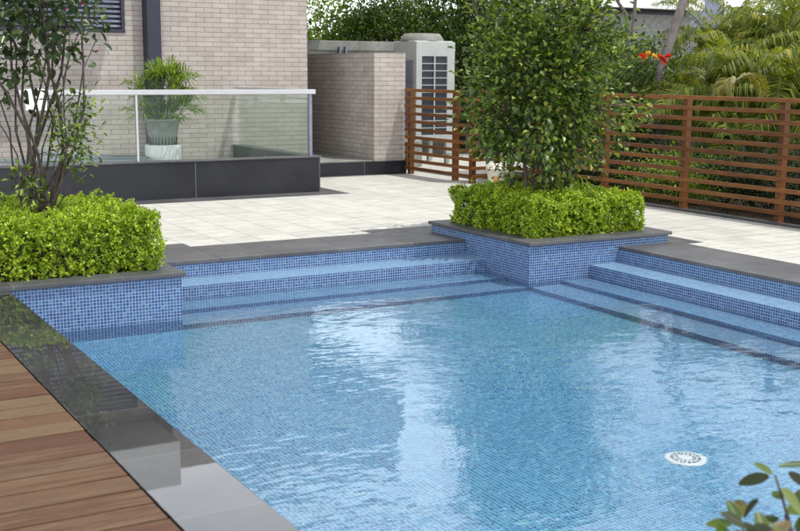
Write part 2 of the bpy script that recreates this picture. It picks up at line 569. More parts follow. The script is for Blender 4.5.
M['bushy_shaded'] = leafmat('shade_toned_bush_leaves', [(0.0, (0.006, 0.014, 0.004)), (0.6, (0.016, 0.032, 0.007)), (1.0, (0.04, 0.06, 0.012))], 0.2, 0.6, 0.2)  # bush leaves again, with the palms' shade put into the colour
M['palm'] = leafmat('yellow_green_palm_leaflets', [(0.0, (0.05, 0.085, 0.012)), (0.5, (0.13, 0.17, 0.022)), (0.85, (0.27, 0.28, 0.035)), (1.0, (0.38, 0.30, 0.06))], 0.42, 0.5, 0.3)
M['palm_old'] = leafmat('yellowing_palm_leaflets', [(0.0, (0.16, 0.15, 0.03)), (1.0, (0.34, 0.27, 0.08))], 0.4)
M['near_dark'] = leafmat('dark_near_leaves', [(0.0, (0.016, 0.016, 0.008)), (1.0, (0.030, 0.042, 0.014))], 0.15, 0.65, 0.2)  # darkest leaf tones, used for a few of the near leaves
M['near_leaf'] = leafmat('olive_green_leaves', [(0.0, (0.025, 0.035, 0.010)), (0.4, (0.07, 0.115, 0.018)), (0.8, (0.13, 0.17, 0.03)), (1.0, (0.17, 0.11, 0.05))], 0.3)


# ------------------------------------------------------------------ leaves
def unit(v):
    return v / np.maximum(np.linalg.norm(v, axis=1, keepdims=True), 1e-9)


def leaf_arrays(P, D, Nn, L, W, fold=0.25, droop=0.15):
    """P base points, D growth directions, Nn approx normals; 6-vertex folded, slightly drooping leaves"""
    D = unit(D)
    S = unit(np.cross(D, Nn))
    Nn = np.cross(S, D)
    L = L[:, None]; W = W[:, None]
    v0 = P
    m1 = P + D * L * 0.42 - Nn * L * 0.02
    tip = P + D * L - Nn * L * droop
    l1 = m1 + S * W * 0.5 + Nn * W * fold
    r1 = m1 - S * W * 0.5 + Nn * W * fold
    l2 = P + D * L * 0.75 + S * W * 0.33 + Nn * (W * fold * 0.7 - L * droop * 0.5)
    r2 = P + D * L * 0.75 - S * W * 0.33 + Nn * (W * fold * 0.7 - L * droop * 0.5)
    V = np.stack([v0, r1, r2, tip, l2, l1], axis=1).reshape(-1, 3)
    n = len(P)
    b = (np.arange(n) * 6)[:, None]
    F = np.concatenate([b + np.array([0, 1, 2, 3]), b + np.array([0, 3, 4, 5])], axis=0)
    return V, F


def small_leaves(P, D, Nn, L, W):
    """4-vertex leaf, two triangles folded on the midrib"""
    D = unit(D)
    S = unit(np.cross(D, Nn))
    Nn = np.cross(S, D)
    L = L[:, None]; W = W[:, None]
    l1 = P + D * L * 0.5 + S * W * 0.5 + Nn * W * 0.2
    r1 = P + D * L * 0.5 - S * W * 0.5 + Nn * W * 0.2
    tip = P + D * L
    V = np.stack([P, r1, tip, l1], axis=1).reshape(-1, 3)
    b = (np.arange(len(P)) * 4)[:, None]
    F = np.concatenate([b + np.array([0, 1, 2]), b + np.array([0, 2, 3])], axis=0)
    return V, F


def rdir(n, upb=0.0):
    v = rng.normal(size=(n, 3))
    v[:, 2] += upb
    return unit(v)


def wav(P, s, seed):
    """cheap smooth 3-D noise in -1..1"""
    r = np.random.default_rng(seed)
    o = np.zeros(len(P))
    for k in range(9):
        k3 = r.normal(size=3) * s
        o += np.sin(P @ k3 + r.uniform(0, 6.28)) / 3.6
    return o


def hedge_thing(x0, x1, y0, y1, z0, z1, label, n_shoots=9000, seed=1, leafL=0.029):
    """clipped hedge: shoots with rosettes of small leaves on a lumpy rounded box, darker twigs inside"""
    h = empty('clipped_hedge', ((x0 + x1) / 2, (y0 + y1) / 2, z0))
    tag(h, label, 'hedge', 'golden hedges clipped in the tiled planters')
    dx, dy, dz = x1 - x0, y1 - y0, z1 - z0
    areas = np.array([dx * dy, dx * dz, dx * dz, dy * dz, dy * dz])
    f = rng.choice(5, n_shoots, p=areas / areas.sum())
    a, b_ = rng.random(n_shoots), rng.random(n_shoots)
    P = np.zeros((n_shoots, 3)); Nn = np.zeros((n_shoots, 3))
    for i in range(5):
        q = f == i
        if i == 0: P[q] = np.c_[x0 + a[q] * dx, y0 + b_[q] * dy, np.full(q.sum(), z1)]; Nn[q] = (0, 0, 1)
        if i in (1, 2): P[q] = np.c_[x0 + a[q] * dx, np.full(q.sum(), y0 if i == 1 else y1), z0 + b_[q] * dz]; Nn[q] = (0, -1 if i == 1 else 1, 0)
        if i in (3, 4): P[q] = np.c_[np.full(q.sum(), x0 if i == 3 else x1), y0 + a[q] * dy, z0 + b_[q] * dz]; Nn[q] = (-1 if i == 3 else 1, 0, 0)
    # round the box edges
    c = np.array([(x0 + x1) / 2, (y0 + y1) / 2, z0 + dz * 0.35]); hs = np.array([dx / 2, dy / 2, dz * 0.65])
    R = 0.13
    inner = np.clip(P, c - hs + R, c + hs - R)
    d = P - inner
    dl = np.linalg.norm(d, axis=1, keepdims=True)
    out = np.where(dl > 1e-6, d / np.maximum(dl, 1e-6), Nn)
    P = inner + out * np.minimum(dl, R) 
    Nn = unit(out + 0.001)
    lump = wav(P, 9, seed) * 0.020 + wav(P, 24, seed + 1) * 0.032
    # bottom edge is undercut and ragged
    low = np.clip((z0 + 0.10 - P[:, 2]) / 0.10, 0, 1)
    P = P + Nn * (lump + rng.normal(0, 0.010, n_shoots) - 0.035 - low * 0.03)[:, None]
    # some shoots sit deeper, leaving dark holes
    deep = rng.random(n_shoots) < 0.45
    P[deep] -= Nn[deep] * rng.uniform(0.02, 0.16, deep.sum())[:, None]
    keep = (wav(P, 36, seed + 5) > -0.45) | deep
    tall = (rng.random(n_shoots) < 0.012) & (Nn[:, 2] > 0.5)
    P[tall, 2] += rng.uniform(0.02, 0.07, tall.sum())
    P = P[keep]; Nn = Nn[keep]
    core = rng.random((2600, 3)) * np.array([dx - .16, dy - .16, dz - .08]) + np.array([x0 + .08, y0 + .08, z0])
    P = np.concatenate([P, core]); Nn = np.concatenate([Nn, rdir(2600)])
    k = 7
    n = len(P)
    G = unit(Nn + np.array([0, 0, 0.55]) + rng.normal(0, 0.35, (n, 3)))
    Pl = np.repeat(P, k, 0) + rng.normal(0, 0.007, (n * k, 3))
    D = unit(np.repeat(G, k, 0) * 0.8 + rdir(n * k) * 0.95)
    U = unit(np.repeat(G, k, 0) + rdir(n * k) * 0.5)
    L = rng.uniform(0.6, 1.15, n * k) * leafL
    V, F = small_leaves(Pl, D, U, L, L * 0.58)
    npmesh('foliage', V, F, M['hedge'], h)
    tw = MB()
    for _ in range(70):
        x, y = random.uniform(x0 + .12, x1 - .12), random.uniform(y0 + .12, y1 - .12)
        p0 = Vector((x, y, z0 - 0.02))
        for _k in range(4):
            e = p0 + Vector((random.uniform(-.13, .13), random.uniform(-.13, .13), dz * random.uniform(.5, .9)))
            tw.path([p0, (p0 + e) / 2 + Vector((0, 0, 0.03)), e], [.005, .004, .002], 5)
    tw.build('stem', M['bark'], h)
    return h


def grow(base, tips, r0, mb, bend=0.15, seg=6):
    """stems from base to each tip: list of (tip, radius)"""
    base = Vector(base)
    paths = []
    for tip, r in tips:
        tip = Vector(tip)
        L = (tip - base).length
        c1 = base + Vector((0, 0, L * 0.35)) + (tip - base) * 0.12
        pts = []
        ph = random.uniform(0, 6)
        for i in range(seg + 1):
            s = i / seg
            p = base * (1 - s) ** 2 + c1 * 2 * s * (1 - s) + tip * s * s
            p += Vector((math.sin(ph + s * 7), math.cos(ph * 1.3 + s * 6), 0)) * bend * 0.12 * L * s * (1 - s) * 2
            pts.append(p)
        mb.path(pts, [r * (1 - 0.7 * i / seg) for i in range(seg + 1)], 8)
        paths.append(pts)
    return paths


def cluster_leaves(C, k, spread, L, W, outdir=None, upb=0.25, fold=0.22, big=True):
    """k leaves round each cluster centre C (n,3)"""
    n = len(C)
    off = rng.normal(0, spread, (n * k, 3))
    P = np.repeat(C, k, 0) + off
    D = unit(off / spread * 0.5 + rdir(n * k, 0.0) * 0.7 + (np.repeat(outdir, k, 0) * 0.5 if outdir is not None else 0))
    U = unit(rdir(n * k) * 0.7 + np.array([0, 0, 0.7 + upb]))
    Ls = rng.uniform(0.65, 1.2, n * k) * L
    if big: return leaf_arrays(P, D, U, Ls, Ls * W, fold)
    return small_leaves(P, D, U, Ls, Ls * W)


# ================================================================== THE SETTING
# survey constants (metres; water level z = 0)
XL, XD, ZL = 1.563, 1.208, 0.353            # left coping inner edge, deck edge, their level
PX1, PY = 2.87, 8.465                       # left planter right face, front face of both planters
CX0, CX1, CY1 = 6.223, 7.91, 10.22          # centre planter
ZP, ZC, ZS = 0.38, 0.27, 0.117
YB, YB2 = 9.563, 9.20
XR, XR2 = 7.277, 6.933
FZ = -0.36

MB().box(-150, 260, -60, 300, -0.75, -0.70).build('ground', M['soil'])['kind'] = 'structure'
g2 = MB().poly([(10.14, -8), (60, -8), (60, 80), (-30, 80), (-30, 19.6), (10.14, 19.6)], -0.7, 0.19).build('planting_bed', M['soil'])
g2['kind'] = 'structure'

# terrace: pale paving as one sheet round the pool
ter = MB()
T0, T1 = -0.3, ZC
ter.box(-6, 3.62, 10.6, 19.6, T0, T1).box(3.62, 5.58, 10.365, 19.6, T0, T1).box(5.58, 8.0, 10.6, 19.6, T0, T1)
ter.box(8.0, 8.22, 10.6, 19.6, T0, T1).box(8.22, 9.87, 8.28, 19.6, T0, T1).box(8.0, 9.87, -6, 8.28, T0, T1)
ter.build('terrace', M['paving'])['kind'] = 'structure'
gb = MB().box(9.87, 10.14, -6, 14.3, T0, ZC - 0.003).box(9.87, 10.14, 14.3, 19.6, T0, ZC - 0.003)
gb.build('path_border', M['granite'])['kind'] = 'structure'

# grey granite coping: back band, right band, and the wider surround behind the planters
cp = MB()
cp.box(PX1, 3.62, YB, 10.6, ZC - 0.03, ZC + 0.002)
cp.box(-1.5, PX1, 10.2, 10.6, ZC - 0.03, ZC + 0.002)
cp.box(3.62, 5.58, YB, 10.365, ZC - 0.03, ZC + 0.002)
cp.box(5.58, CX0, YB, 10.6, ZC - 0.03, ZC + 0.002)
cp.box(CX0, 8.22, 10.25, 10.6, ZC - 0.03, ZC + 0.002)
cp.box(CX1 + 0.01, 8.22, 8.28, 10.25, ZC - 0.03, ZC + 0.002)
cp.box(XR, CX1 + 0.01, 8.28, PY - 0.005, ZC - 0.03, ZC + 0.002)
cp.box(XR, 8.0, -6, 8.28, ZC - 0.03, ZC + 0.002)
cp.build('pool_coping', M['granite'], bevel=0.004)['kind'] = 'structure'
pb = MB().box(-2.5, 7.2, 14.02, 14.41, ZC - .02, ZC + 0.004).box(6.96, 7.2, 14.41, 17.2, ZC - .02, ZC + 0.004)
pb.box(7.2, 9.5, 16.38, 16.48, ZC - .02, ZC + 0.004)
pb.build('paving_border', M['granite'])['kind'] = 'structure'

lc = MB()
lc.box(XD + 0.004, XL, -4, PY - 0.03, ZL - 0.035, ZL)
lc.build('side_coping', M['polished'], bevel=0.003)['kind'] = 'structure'

# decking boards
dk = MB()
y = -3.0
while y < 9.9:
    y2 = y + 0.163
    x = -4.0 + random.uniform(0, 1.5)
    cuts = [-4.0, x, XD - 0.003] if random.random() < 0.3 else [-4.0, XD - 0.003]
    for a, c_ in zip(cuts[:-1], cuts[1:]):
        e = random.uniform(-0.003, 0.0)
        dk.box(a + 0.002, c_ + e, y, y2 - 0.011, ZL - 0.03, ZL + random.uniform(-0.0035, 0.001))
    y += 0.1650
dk.build('wooden_deck', M['deck'], bevel=0.0025)['kind'] = 'structure'
MB().box(-4, XD - 0.006, -3, 10.1, -0.6, ZL - 0.045).build('deck_base', M['soil'])['kind'] = 'structure'

# pool basin and steps
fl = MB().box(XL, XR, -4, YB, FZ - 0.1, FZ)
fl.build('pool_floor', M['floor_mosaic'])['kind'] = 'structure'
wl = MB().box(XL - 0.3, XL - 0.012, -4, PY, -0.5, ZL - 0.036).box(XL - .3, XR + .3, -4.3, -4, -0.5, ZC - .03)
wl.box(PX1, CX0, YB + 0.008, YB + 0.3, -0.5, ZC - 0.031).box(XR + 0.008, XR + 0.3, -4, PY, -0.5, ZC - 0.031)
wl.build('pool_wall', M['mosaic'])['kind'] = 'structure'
Z3, Z4 = -0.045, -0.20
Y3, Y4 = 8.85, 8.475
X3, X4 = 6.60, 6.235


def step(name, x0, x1, y0, y1, z):
    o = MB().box(x0, x1, y0, y1, -0.45, z - 0.004).build(name, M['mosaic'])
    o['kind'] = 'structure'
    tr = MB().box(x0 if x0 > 3 or y1 > 9 else x0, x1, y0, y1, z - 0.0039, z).build('tread', M['sheen_tread_mosaic'], o)
    return o


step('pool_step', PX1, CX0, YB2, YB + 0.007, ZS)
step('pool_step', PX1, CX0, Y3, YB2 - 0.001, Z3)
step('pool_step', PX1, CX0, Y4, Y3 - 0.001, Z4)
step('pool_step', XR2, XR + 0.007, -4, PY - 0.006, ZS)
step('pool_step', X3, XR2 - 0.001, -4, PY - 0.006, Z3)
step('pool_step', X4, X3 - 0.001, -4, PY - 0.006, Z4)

# water sheet in the shape of the basin
wv = [(XL - 0.012, -4), (XR2, -4), (XR2, PY), (CX0, PY), (CX0, YB2), (PX1, YB2), (PX1, PY), (XL - 0.012, PY)]
me = bpy.data.meshes.new('water')
me.from_pydata([(x, y, 0) for x, y in wv], [], [(0, 1, 2, 3, 6, 7), (3, 4, 5, 6)])
me.materials.append(M['water'])
wo = bpy.data.objects.new('pool_water', me)
COL.objects.link(wo)
wo['kind'] = 'structure'
for p_ in me.polygons: p_.use_smooth = True
wo.cycles.is_caustics_caster = True


# ------------------------------------------------------------------ planters, hedges
def planter(x0, x1, y0, y1, z0, label):
    p = empty('box_planter', ((x0 + x1) / 2, (y0 + y1) / 2, z0))
    tag(p, label, 'planter', 'tiled planters at the pool corners')
    t_ = 0.16
    b_ = MB().box(x0, x1, y0, y0 + t_, z0, ZP - .035).box(x0, x1, y1 - t_, y1, z0, ZP - .035)
    b_.box(x0, x0 + t_, y0 + t_, y1 - t_, z0, ZP - .035).box(x1 - t_, x1, y0 + t_, y1 - t_, z0, ZP - .035)
    b_.build('tiled_wall', M['mosaic'], p)
    o_ = 0.03
    k = 0.20
    c_ = MB().box(x0 - o_, x1 + o_, y0 - o_, y0 + k, ZP - .034, ZP).box(x0 - o_, x1 + o_, y1 - k, y1 + o_, ZP - .034, ZP)
    c_.box(x0 - o_, x0 + k, y0 + k + .002, y1 - k - .002, ZP - .034, ZP).box(x1 - k, x1 + o_, y0 + k + .002, y1 - k - .002, ZP - .034, ZP)
    c_.build('cap_stone', M['granite'], p, bevel=0.005)
    MB().box(x0 + t_, x1 - t_, y0 + t_, y1 - t_, z0 + .1, ZP - .04).build('soil', M['soil'], p)
    return p


planter(1.20, PX1, PY, 10.20, -0.5, 'blue mosaic planter with dark cap beside the decking, left of the back steps')
planter(CX0, CX1, PY, CY1, -0.5, 'blue mosaic planter with dark cap standing between the back steps and the right steps')
hedge_thing(1.10, 2.80, 8.60, 10.12, ZP - 0.02, 0.85, 'golden green hedge round the bare stemmed shrub, beside the decking', 12500, 3)
hedge_thing(6.33, 7.78, 8.60, 10.10, ZP - 0.02, 0.775, 'golden green hedge round the dense leafy tree, in front of the fence corner', 12500, 11)


# ------------------------------------------------------------------ centre tree
def centre_tree():
    b0 = Vector((6.98, 9.30, ZP - 0.06))
    tr = empty('multi_stem_tree', b0)
    tag(tr, 'dense leafy multi stemmed tree rising from the hedge between the two sets of steps', 'tree')
    tm = MB()
    tips = []
    for k in range(11):
        a = k / 11 * 6.283 + random.uniform(-.2, .2)
        rr = random.uniform(.25, .85)
        tips.append(((b0.x + math.cos(a) * rr, b0.y + math.sin(a) * rr * .8, random.uniform(1.9, 2.9)), random.uniform(.013, .024)))
    allp = []
    for tp, r in tips:
        st = b0 + Vector(((tp[0] - b0.x) * .38 + random.uniform(-.08, .08), random.uniform(-.12, .12), 0))
        allp += grow(st, [(tp, r)], r, tm, 0.5)
    nodes = [p for pts in allp for p in pts[2:]]
    # crown: irregular volume
    C = []
    while len(C) < 1050:
        z = random.uniform(0.80, 2.78)
        s = (z - 0.80) / 2.2
        rad_ = 0.44 + 0.35 * min(1, s / 0.22) if s < 0.26 else 0.79 - 0.14 * max(0, (s - .6) / .4) ** 1.5
        a = random.uniform(0, 6.283)
        q = rad_ * (1 + 0.16 * math.sin(3 * a + z * 2.2) + 0.10 * math.sin(5 * a - z * 5) + .09 * math.sin(9 * a + 11 * z))
        r = q * random.random() ** 0.42
        x, y = b0.x + math.cos(a) * r - 0.03, b0.y + math.sin(a) * r * 0.85
        if z < 1.2 and r < .40 and random.random() < .55: continue
        if z < 1.08 and random.random() < .5: continue
        if z < 1.16 and math.cos(a) < -.45: continue
        C.append((x, y, z))
    C = np.array(C)
    hole = wav(C, 5.0, 5)
    C = C[hole > -0.42]
    for c_ in C[::2]:
        v = Vector(c_)
        nb = min(nodes, key=lambda p: (p - v).length + 0.6 * max(0, p.z - v.z))
        mid = (nb + v) / 2 + Vector((random.uniform(-.04, .04), random.uniform(-.04, .04), .03))
        tm.path([nb, mid, v], [.006, .004, .002], 5)
    tm.build('trunk', M['bark'], tr, True)
    out = unit(C - np.array([b0.x, b0.y, 1.7]))
    V, F = cluster_leaves(C, 15, 0.072, 0.070, 0.62, out, 0.5)
    npmesh('foliage', V, F, M['ficus'], tr)


centre_tree()


# ------------------------------------------------------------------ left shrub: bare fan of stems, camellia-like leaves above
def left_tree():
    b0 = Vector((2.02, 9.30, ZP - 0.06))
    tr = empty('camellia_shrub', b0)
    tag(tr, 'tall shrub with bare dark stems fanning up, glossy leaves and few red buds', 'shrub')
    tm = MB()
    paths = []
    for (px, py, dy, r) in ((-60, -30, -.3, .019), (-20, -60, .1, .017), (8, -60, .35, .016), (30, -60, -.2, .021), (52, -70, .25, .018), (42, -40, -.4, .014), (-5, -20, .5, .014), (14, -80, 0, .016),
                            (66, -60, -.1, .019), (96, 40, .1, .012), (110, -60, .3, .015), (-40, 40, .2, .012), (80, -40, .4, .016), (20, -30, .5, .013), (90, 10, -.2, .012), (70, 20, .3, .010), (-30, 80, -.1, .010)):
        tp = at(px, py, 9.30 + dy)
        st = b0 + Vector((random.uniform(-.05, .05), random.uniform(-.05, .05), 0))
        paths += grow(st, [(tp, r)], r, tm, 0.7, 8)
    nodes = [p for pts in paths for p in pts[3:]]
    C = []
    while len(C) < 740:
        px = random.uniform(-150, 104)
        py = random.uniform(-190, 108)
        lim = 92 - 0.25 * abs(px - 20) + 12 * math.sin(px * .13)
        edge = 90 - max(0, py - 20) * 0.35 + 10 * math.sin(py * .11)
        if px > edge or py > lim: continue
        if py > 55 and random.random() < .45: continue
        p_ = at(px, py, 9.30 + random.gauss(0, .33))
        C.append(tuple(p_))
    # low leafy shoots on the right-hand side and near the foot
    low = []
    for _ in range(34):
        px = random.gauss(76, 11); py = random.uniform(92, 172)
        low.append(tuple(at(min(px, 104), py, 9.2 + random.gauss(0, .10))))
    for _ in range(9):
        low.append(tuple(at(random.gauss(28, 6), random.uniform(170, 205), 9.15)))
    C = np.array(C)
    low = np.array(low)
    for c_ in list(C[::2]) + list(low):
        v = Vector(c_)
        nb = min(nodes, key=lambda p: (p - v).length + 0.8 * max(0, p.z - v.z))
        tm.path([nb, (nb + v) / 2 + Vector((random.uniform(-.04, .04), 0, .03)), v], [.005, .0035, .0018], 5)
    for (px, py, ex, ey) in ((55, 205, 76, 160), (50, 206, 62, 140), (58, 207, 86, 175)):
        a_, e_ = at(px, py, 9.2), at(ex, ey, 9.18)
        tm.path([a_, (a_ + e_) / 2 + Vector((-.03, 0, .02)), e_], [.006, .005, .003], 5)
    tm.build('trunk', M['bark'], tr, True)
    V, F = cluster_leaves(C, 8, 0.085, 0.080, 0.62, None, 0.1)
    npmesh('foliage', V, F, M['camellia'], tr)
    V, F = cluster_leaves(low, 11, 0.055, 0.060, 0.5, None, 0.3)
    o_ = npmesh('young_foliage', V, F, M['ficus'], tr)
    tag(o_, 'lighter green young shoots low on the right')
    for (px, py) in ((97, 52), (65, 10), (82, 4)):
        c_ = at(px, py, 9.1)
        fm = MB()
        for q in range(9):
            a = q * 2.4
            d_ = Vector((math.cos(a), math.sin(a), .5 + .5 * (q / 9))).normalized()
            s_ = d_.cross(Vector((0, 0, 1))).normalized()
            fm.add([c_, c_ + d_ * .014 + s_ * .010, c_ + d_ * .024, c_ + d_ * .014 - s_ * .010], [(0, 1, 2, 3)])
        fm.build('flower', M['red_petal'], tr)


left_tree()


# ------------------------------------------------------------------ raised platform with black granite wall
pw = empty('platform_wall', (2.2, 14.5, ZC))
tag(pw, 'long low black granite wall carrying the glass balustrade', 'wall')
PT = 0.775
MB().box(-2.5, 6.94, 14.41, 14.57, ZC, PT - 0.02).box(6.78, 6.94, 14.57, 17.29, ZC, PT - 0.02).build('granite_cladding', M['black_granite'], pw, bevel=0.002)
MB().box(-2.5, 6.955, 14.395, 14.585, PT - 0.02, PT).box(6.765, 6.955, 14.585, 17.29, PT - 0.02, PT).build('cap_stone', M['granite'], pw, bevel=0.002)
MB().box(-2.5, 6.78, 14.57, 17.295, ZC, 0.56).build('platform_floor', M['granite'])['kind'] = 'structure'

bal = empty('glass_balustrade', (4.9, 14.49, PT))
tag(bal, 'green tinted glass balustrade with flat pale handrail on the black wall', 'balustrade')
for (a, c_) in ((3.02, 4.36), (4.39, 6.80)):
    MB().box(a, c_, 14.484, 14.496, PT, 1.625).build('glass_panel', M['glass'], bal)
MB().box(6.853, 6.865, 14.56, 17.2, PT, 1.625).build('glass_panel', M['glass'], bal)
MB().box(2.92, 6.90, 14.455, 14.525, 1.626, 1.69).box(6.825, 6.895, 14.526, 17.25, 1.626, 1.69).build('handrail', M['painted_rail'], bal, bevel=0.004)
MB().box(6.806, 6.850, 14.47, 14.51, PT, 1.625).build('post', M['slat_metal'], bal)
for x_ in (4.375,):
    MB().box(x_ - .013, x_ + .013, 14.472, 14.508, PT, 1.625).build('post', M['steel'], bal)

# towel on the handrail behind the shrub
tw = MB()
for i in range(9):
    pass
vs, fs = [], []
for i in range(13):
    x_ = 2.99 + i * 0.021
    wv_ = 0.008 * math.sin(i * 1.1)
    prof = [(14.445 + wv_, 1.44 + 0.01 * math.sin(i * .8)), (14.448 - wv_, 1.55), (14.450, 1.68), (14.465, 1.697), (14.515, 1.697), (14.530, 1.68), (14.534 + wv_, 1.50)]
    vs += [(x_, a, b_) for a, b_ in prof]
for i in range(12):
    for j in range(6):
        fs.append((i * 7 + j, i * 7 + j + 1, i * 7 + 8 + j, i * 7 + 7 + j))
twl = MB().add(vs, fs).build('towel', M['cloth'], None, False)
sm = twl.modifiers.new('thick', 'SOLIDIFY'); sm.thickness = 0.006
tag(twl, 'white towel hung over the handrail behind the bare stemmed shrub', 'towel')

# potted palm on the platform
pc = Vector((4.93, 15.15, 0.56))
pp = empty('drum_pot', pc)
tag(pp, 'round glossy white drum shaped plant pot behind the glass', 'plant pot')
MB().lathe([(0.0, 0), (.20, 0), (.235, .03), (.245, .12), (.245, .36), (.238, .385), (.225, .385), (.222, .34), (0, .33)], pc, 40).build('pot', M['ceramic'], pp, True)
gp = empty('ribbed_pot', pc + Vector((0, 0, .34)))
tag(gp, 'smoky grey ribbed plant pot set in the white drum pot', 'plant pot')
MB().lathe([(0, .0), (.17, .0), (.185, .10), (.225, .36), (.24, .37), (.24, .39), (.22, .39), (.20, .34), (0, .33)], pc + Vector((0, 0, .34)), 40).build('pot', M['greypot'], gp, True)
rb = MB()
for k in range(26):
    a = k / 26 * 6.283
    d_ = Vector((math.cos(a), math.sin(a), 0))
    rb.path([pc + Vector((0, 0, .36)) + d_ * .180, pc + Vector((0, 0, .42)) + d_ * .186, pc + Vector((0, 0, .49)) + d_ * .197], [.007, .007, .004], 5)
rb.build('rib', M['ac_dark'], gp)


def blade_fan(c, n, r, mbv, up_=0.5, length=0.30, width=0.022):
    """rhapis-like fans of strap leaflets round c"""
    for _ in range(n):
        a = random.uniform(0, 6.283)
        el = random.uniform(-.1, 1.3)
        d_ = Vector((math.cos(a) * math.cos(el), math.sin(a) * math.cos(el), math.sin(el)))
        hub = c + d_ * random.uniform(.05, r)
        s0 = d_.cross(Vector((0, 0, 1)))
        s0 = s0.normalized() if s0.length > .01 else Vector((1, 0, 0))
        for k in range(7):
            t_ = (k - 3) / 3 * 1.0
            dd = (d_ * math.cos(t_) + s0 * math.sin(t_)).normalized()
            sd_ = dd.cross(Vector((0, 0, 1))).normalized()
            L = length * random.uniform(.75, 1.1)
            p1 = hub + dd * L * .5 + Vector((0, 0, .02))
            p2 = hub + dd * L + Vector((0, 0, -L * random.uniform(.12, .4)))
            w_ = width * random.uniform(.7, 1.1)
            mbv.add([hub, p1 - sd_ * w_ * .5, p1 + sd_ * w_ * .5, p2], [(0, 1, 2), (1, 3, 2)])


pl = empty('potted_palm', pc + Vector((0, 0, .68)))
tag(pl, 'bushy lady palm with fanned strap leaves growing in the grey pot', 'palm')
sm_ = MB(); fm_ = MB()
for k in range(30):
    a = random.uniform(0, 6.283); rr = random.uniform(.03, .15)
    b_ = pc + Vector((math.cos(a) * rr, math.sin(a) * rr, .66))
    e_ = b_ + Vector((math.cos(a) * random.uniform(.02, .30), math.sin(a) * random.uniform(.02, .3), random.uniform(.05, .66)))
    sm_.path([b_, (b_ + e_) / 2, e_], [.006, .005, .004], 5)
    blade_fan(e_, 7, .12, fm_)
sm_.build('stem', M['cane'], pl)
fm_.build('foliage', M['bushy_light'], pl)


def lounger(x_, y_, rz, label):
    l_ = empty('lounge_chair', (x_, y_, .56), rz)
    tag(l_, label, 'lounge chair', 'low loungers on the platform')
    f_ = MB()
    f_.box(-.28, -.25, -.75, .75, .16, .20).box(.25, .28, -.75, .75, .16, .20).box(-.25, .25, -.75, -.72, .16, .2).box(-.25, .25, .72, .75, .16, .2)
    for sx in (-1, 1):
        for sy in (-.65, .65):
            f_.box(sx * .265 - .015, sx * .265 + .015, sy - .015, sy + .015, 0, .16)
    def keep_local(o):
        o.matrix_parent_inverse = Matrix()
    fo = f_.build('frame', M['steel'], l_); keep_local(fo)
    s_ = MB().box(-.25, .25, -.72, .2, .20, .235)
    keep_local(s_.build('seat', M['grey_sling'], l_))
    bk = MB().add([(-.25, .2, .205), (.25, .2, .205), (.25, .78, .29), (-.25, .78, .29), (-.25, .19, .235), (.25, .19, .235), (.25, .77, .32), (-.25, .77, .32)],
                  [(0, 3, 2, 1), (4, 5, 6, 7), (0, 1, 5, 4), (1, 2, 6, 5), (2, 3, 7, 6), (3, 0, 4, 7)])
    keep_local(bk.build('backrest', M['grey_sling'], l_))


lounger(4.02, 15.35, rad(70), 'grey sling lounger on the platform left of the white drum pot')
lounger(2.85, 15.25, rad(70), 'grey sling lounger on the platform behind the bare stemmed shrub')


# ------------------------------------------------------------------ brick house
hb = empty('brick_house', (4.2, 18, ZC))
tag(hb, 'pale long brick house wall with dark column and louvred window', 'house')
TY = 17.30
MB().box(5.62, 8.11, TY, 23, 0.2, 5.2).build('wall', M['brick'], hb)
lw = MB()
wx0, wx1, wz0, wz1 = 2.6, 5.12, 2.50, 4.1
lw.box(-3, wx0, TY + .12, 23, .2, 4.35).box(wx1, 5.40, TY + .12, 23, .2, 4.35).box(wx0, wx1, TY + .12, 23, .2, wz0).box(wx0, wx1, TY + .12, 23, wz1, 4.35)
lw.build('recessed_wall', M['brick'], hb)
MB().box(-3, 5.40, TY - 1.1, 23, 4.351, 5.05).build('parapet_with_shade_eave', M['white_wall'], hb)  # forward part is an added eave, out of view, shading the recessed wall
MB().box(8.113, 10.0, TY, 21, 3.5, 5.2).build('added_overhang', M['brick'], hb)  # unseen storey, added and widened to narrow the bright reflection in the water
MB().box(5.402, 5.618, TY - .10, TY + .3, .2, 5.3).build('column', M['dark_metal'], hb, bevel=.004)
wn_ = MB().box(wx0, wx0 + .05, TY + .10, TY + .17, wz0, wz1).box(wx1 - .05, wx1, TY + .10, TY + .17, wz0, wz1)
wn_.box(wx0 + .05, wx1 - .05, TY + .10, TY + .17, wz0, wz0 + .05).box(wx0 + .05, wx1 - .05, TY + .10, TY + .17, wz1 - .05, wz1)
wn_.box(4.05, 4.10, TY + .11, TY + .17, wz0 + .05, wz1 - .05)
wo_ = wn_.build('window', M['dark_metal'], hb)
sl = MB()
z = wz0 + .08
AX, AY, AZ = Vector((1, 0, 0)), Vector((0, math.cos(.5), math.sin(.5))), Vector((0, -math.sin(.5), math.cos(.5)))
while z < wz1 - .06:
    for (a, c_) in ((wx0 + .05, 4.05), (4.10, wx1 - .05)):
        sl.box(a, c_, TY + .15, TY + .158, z, z + .034)
    z += .072
sl.build('louvres', M['slat_metal'], wo_)
MB().box(wx0 + .05, wx1 - .05, TY + .235, TY + .25, wz0 + .05, wz1 - .05).build('pane', M['ac_dark'], wo_)

# low brick wall with its plinth, right of the house
lb = empty('brick_wall', (8.9, 17.5, ZC))
tag(lb, 'pale brick wall end standing on a black plinth beside the fence', 'wall')
MB().box(8.94, 9.52, 16.52, 19.3, .5, 2.245).build('brickwork', M['brick'], lb)
MB().box(7.2, 9.53, 16.48, 19.3, .2, .485).build('plinth', M['black_granite'], lb, bevel=.002)
MB().box(8.112, 8.935, 16.53, 19.3, .486, .50).box(7.2, 8.111, 16.53, 17.28, .486, .50).box(8.936, 9.53, 16.485, 16.515, .486, .499).build('ledge', M['concrete'], lb)

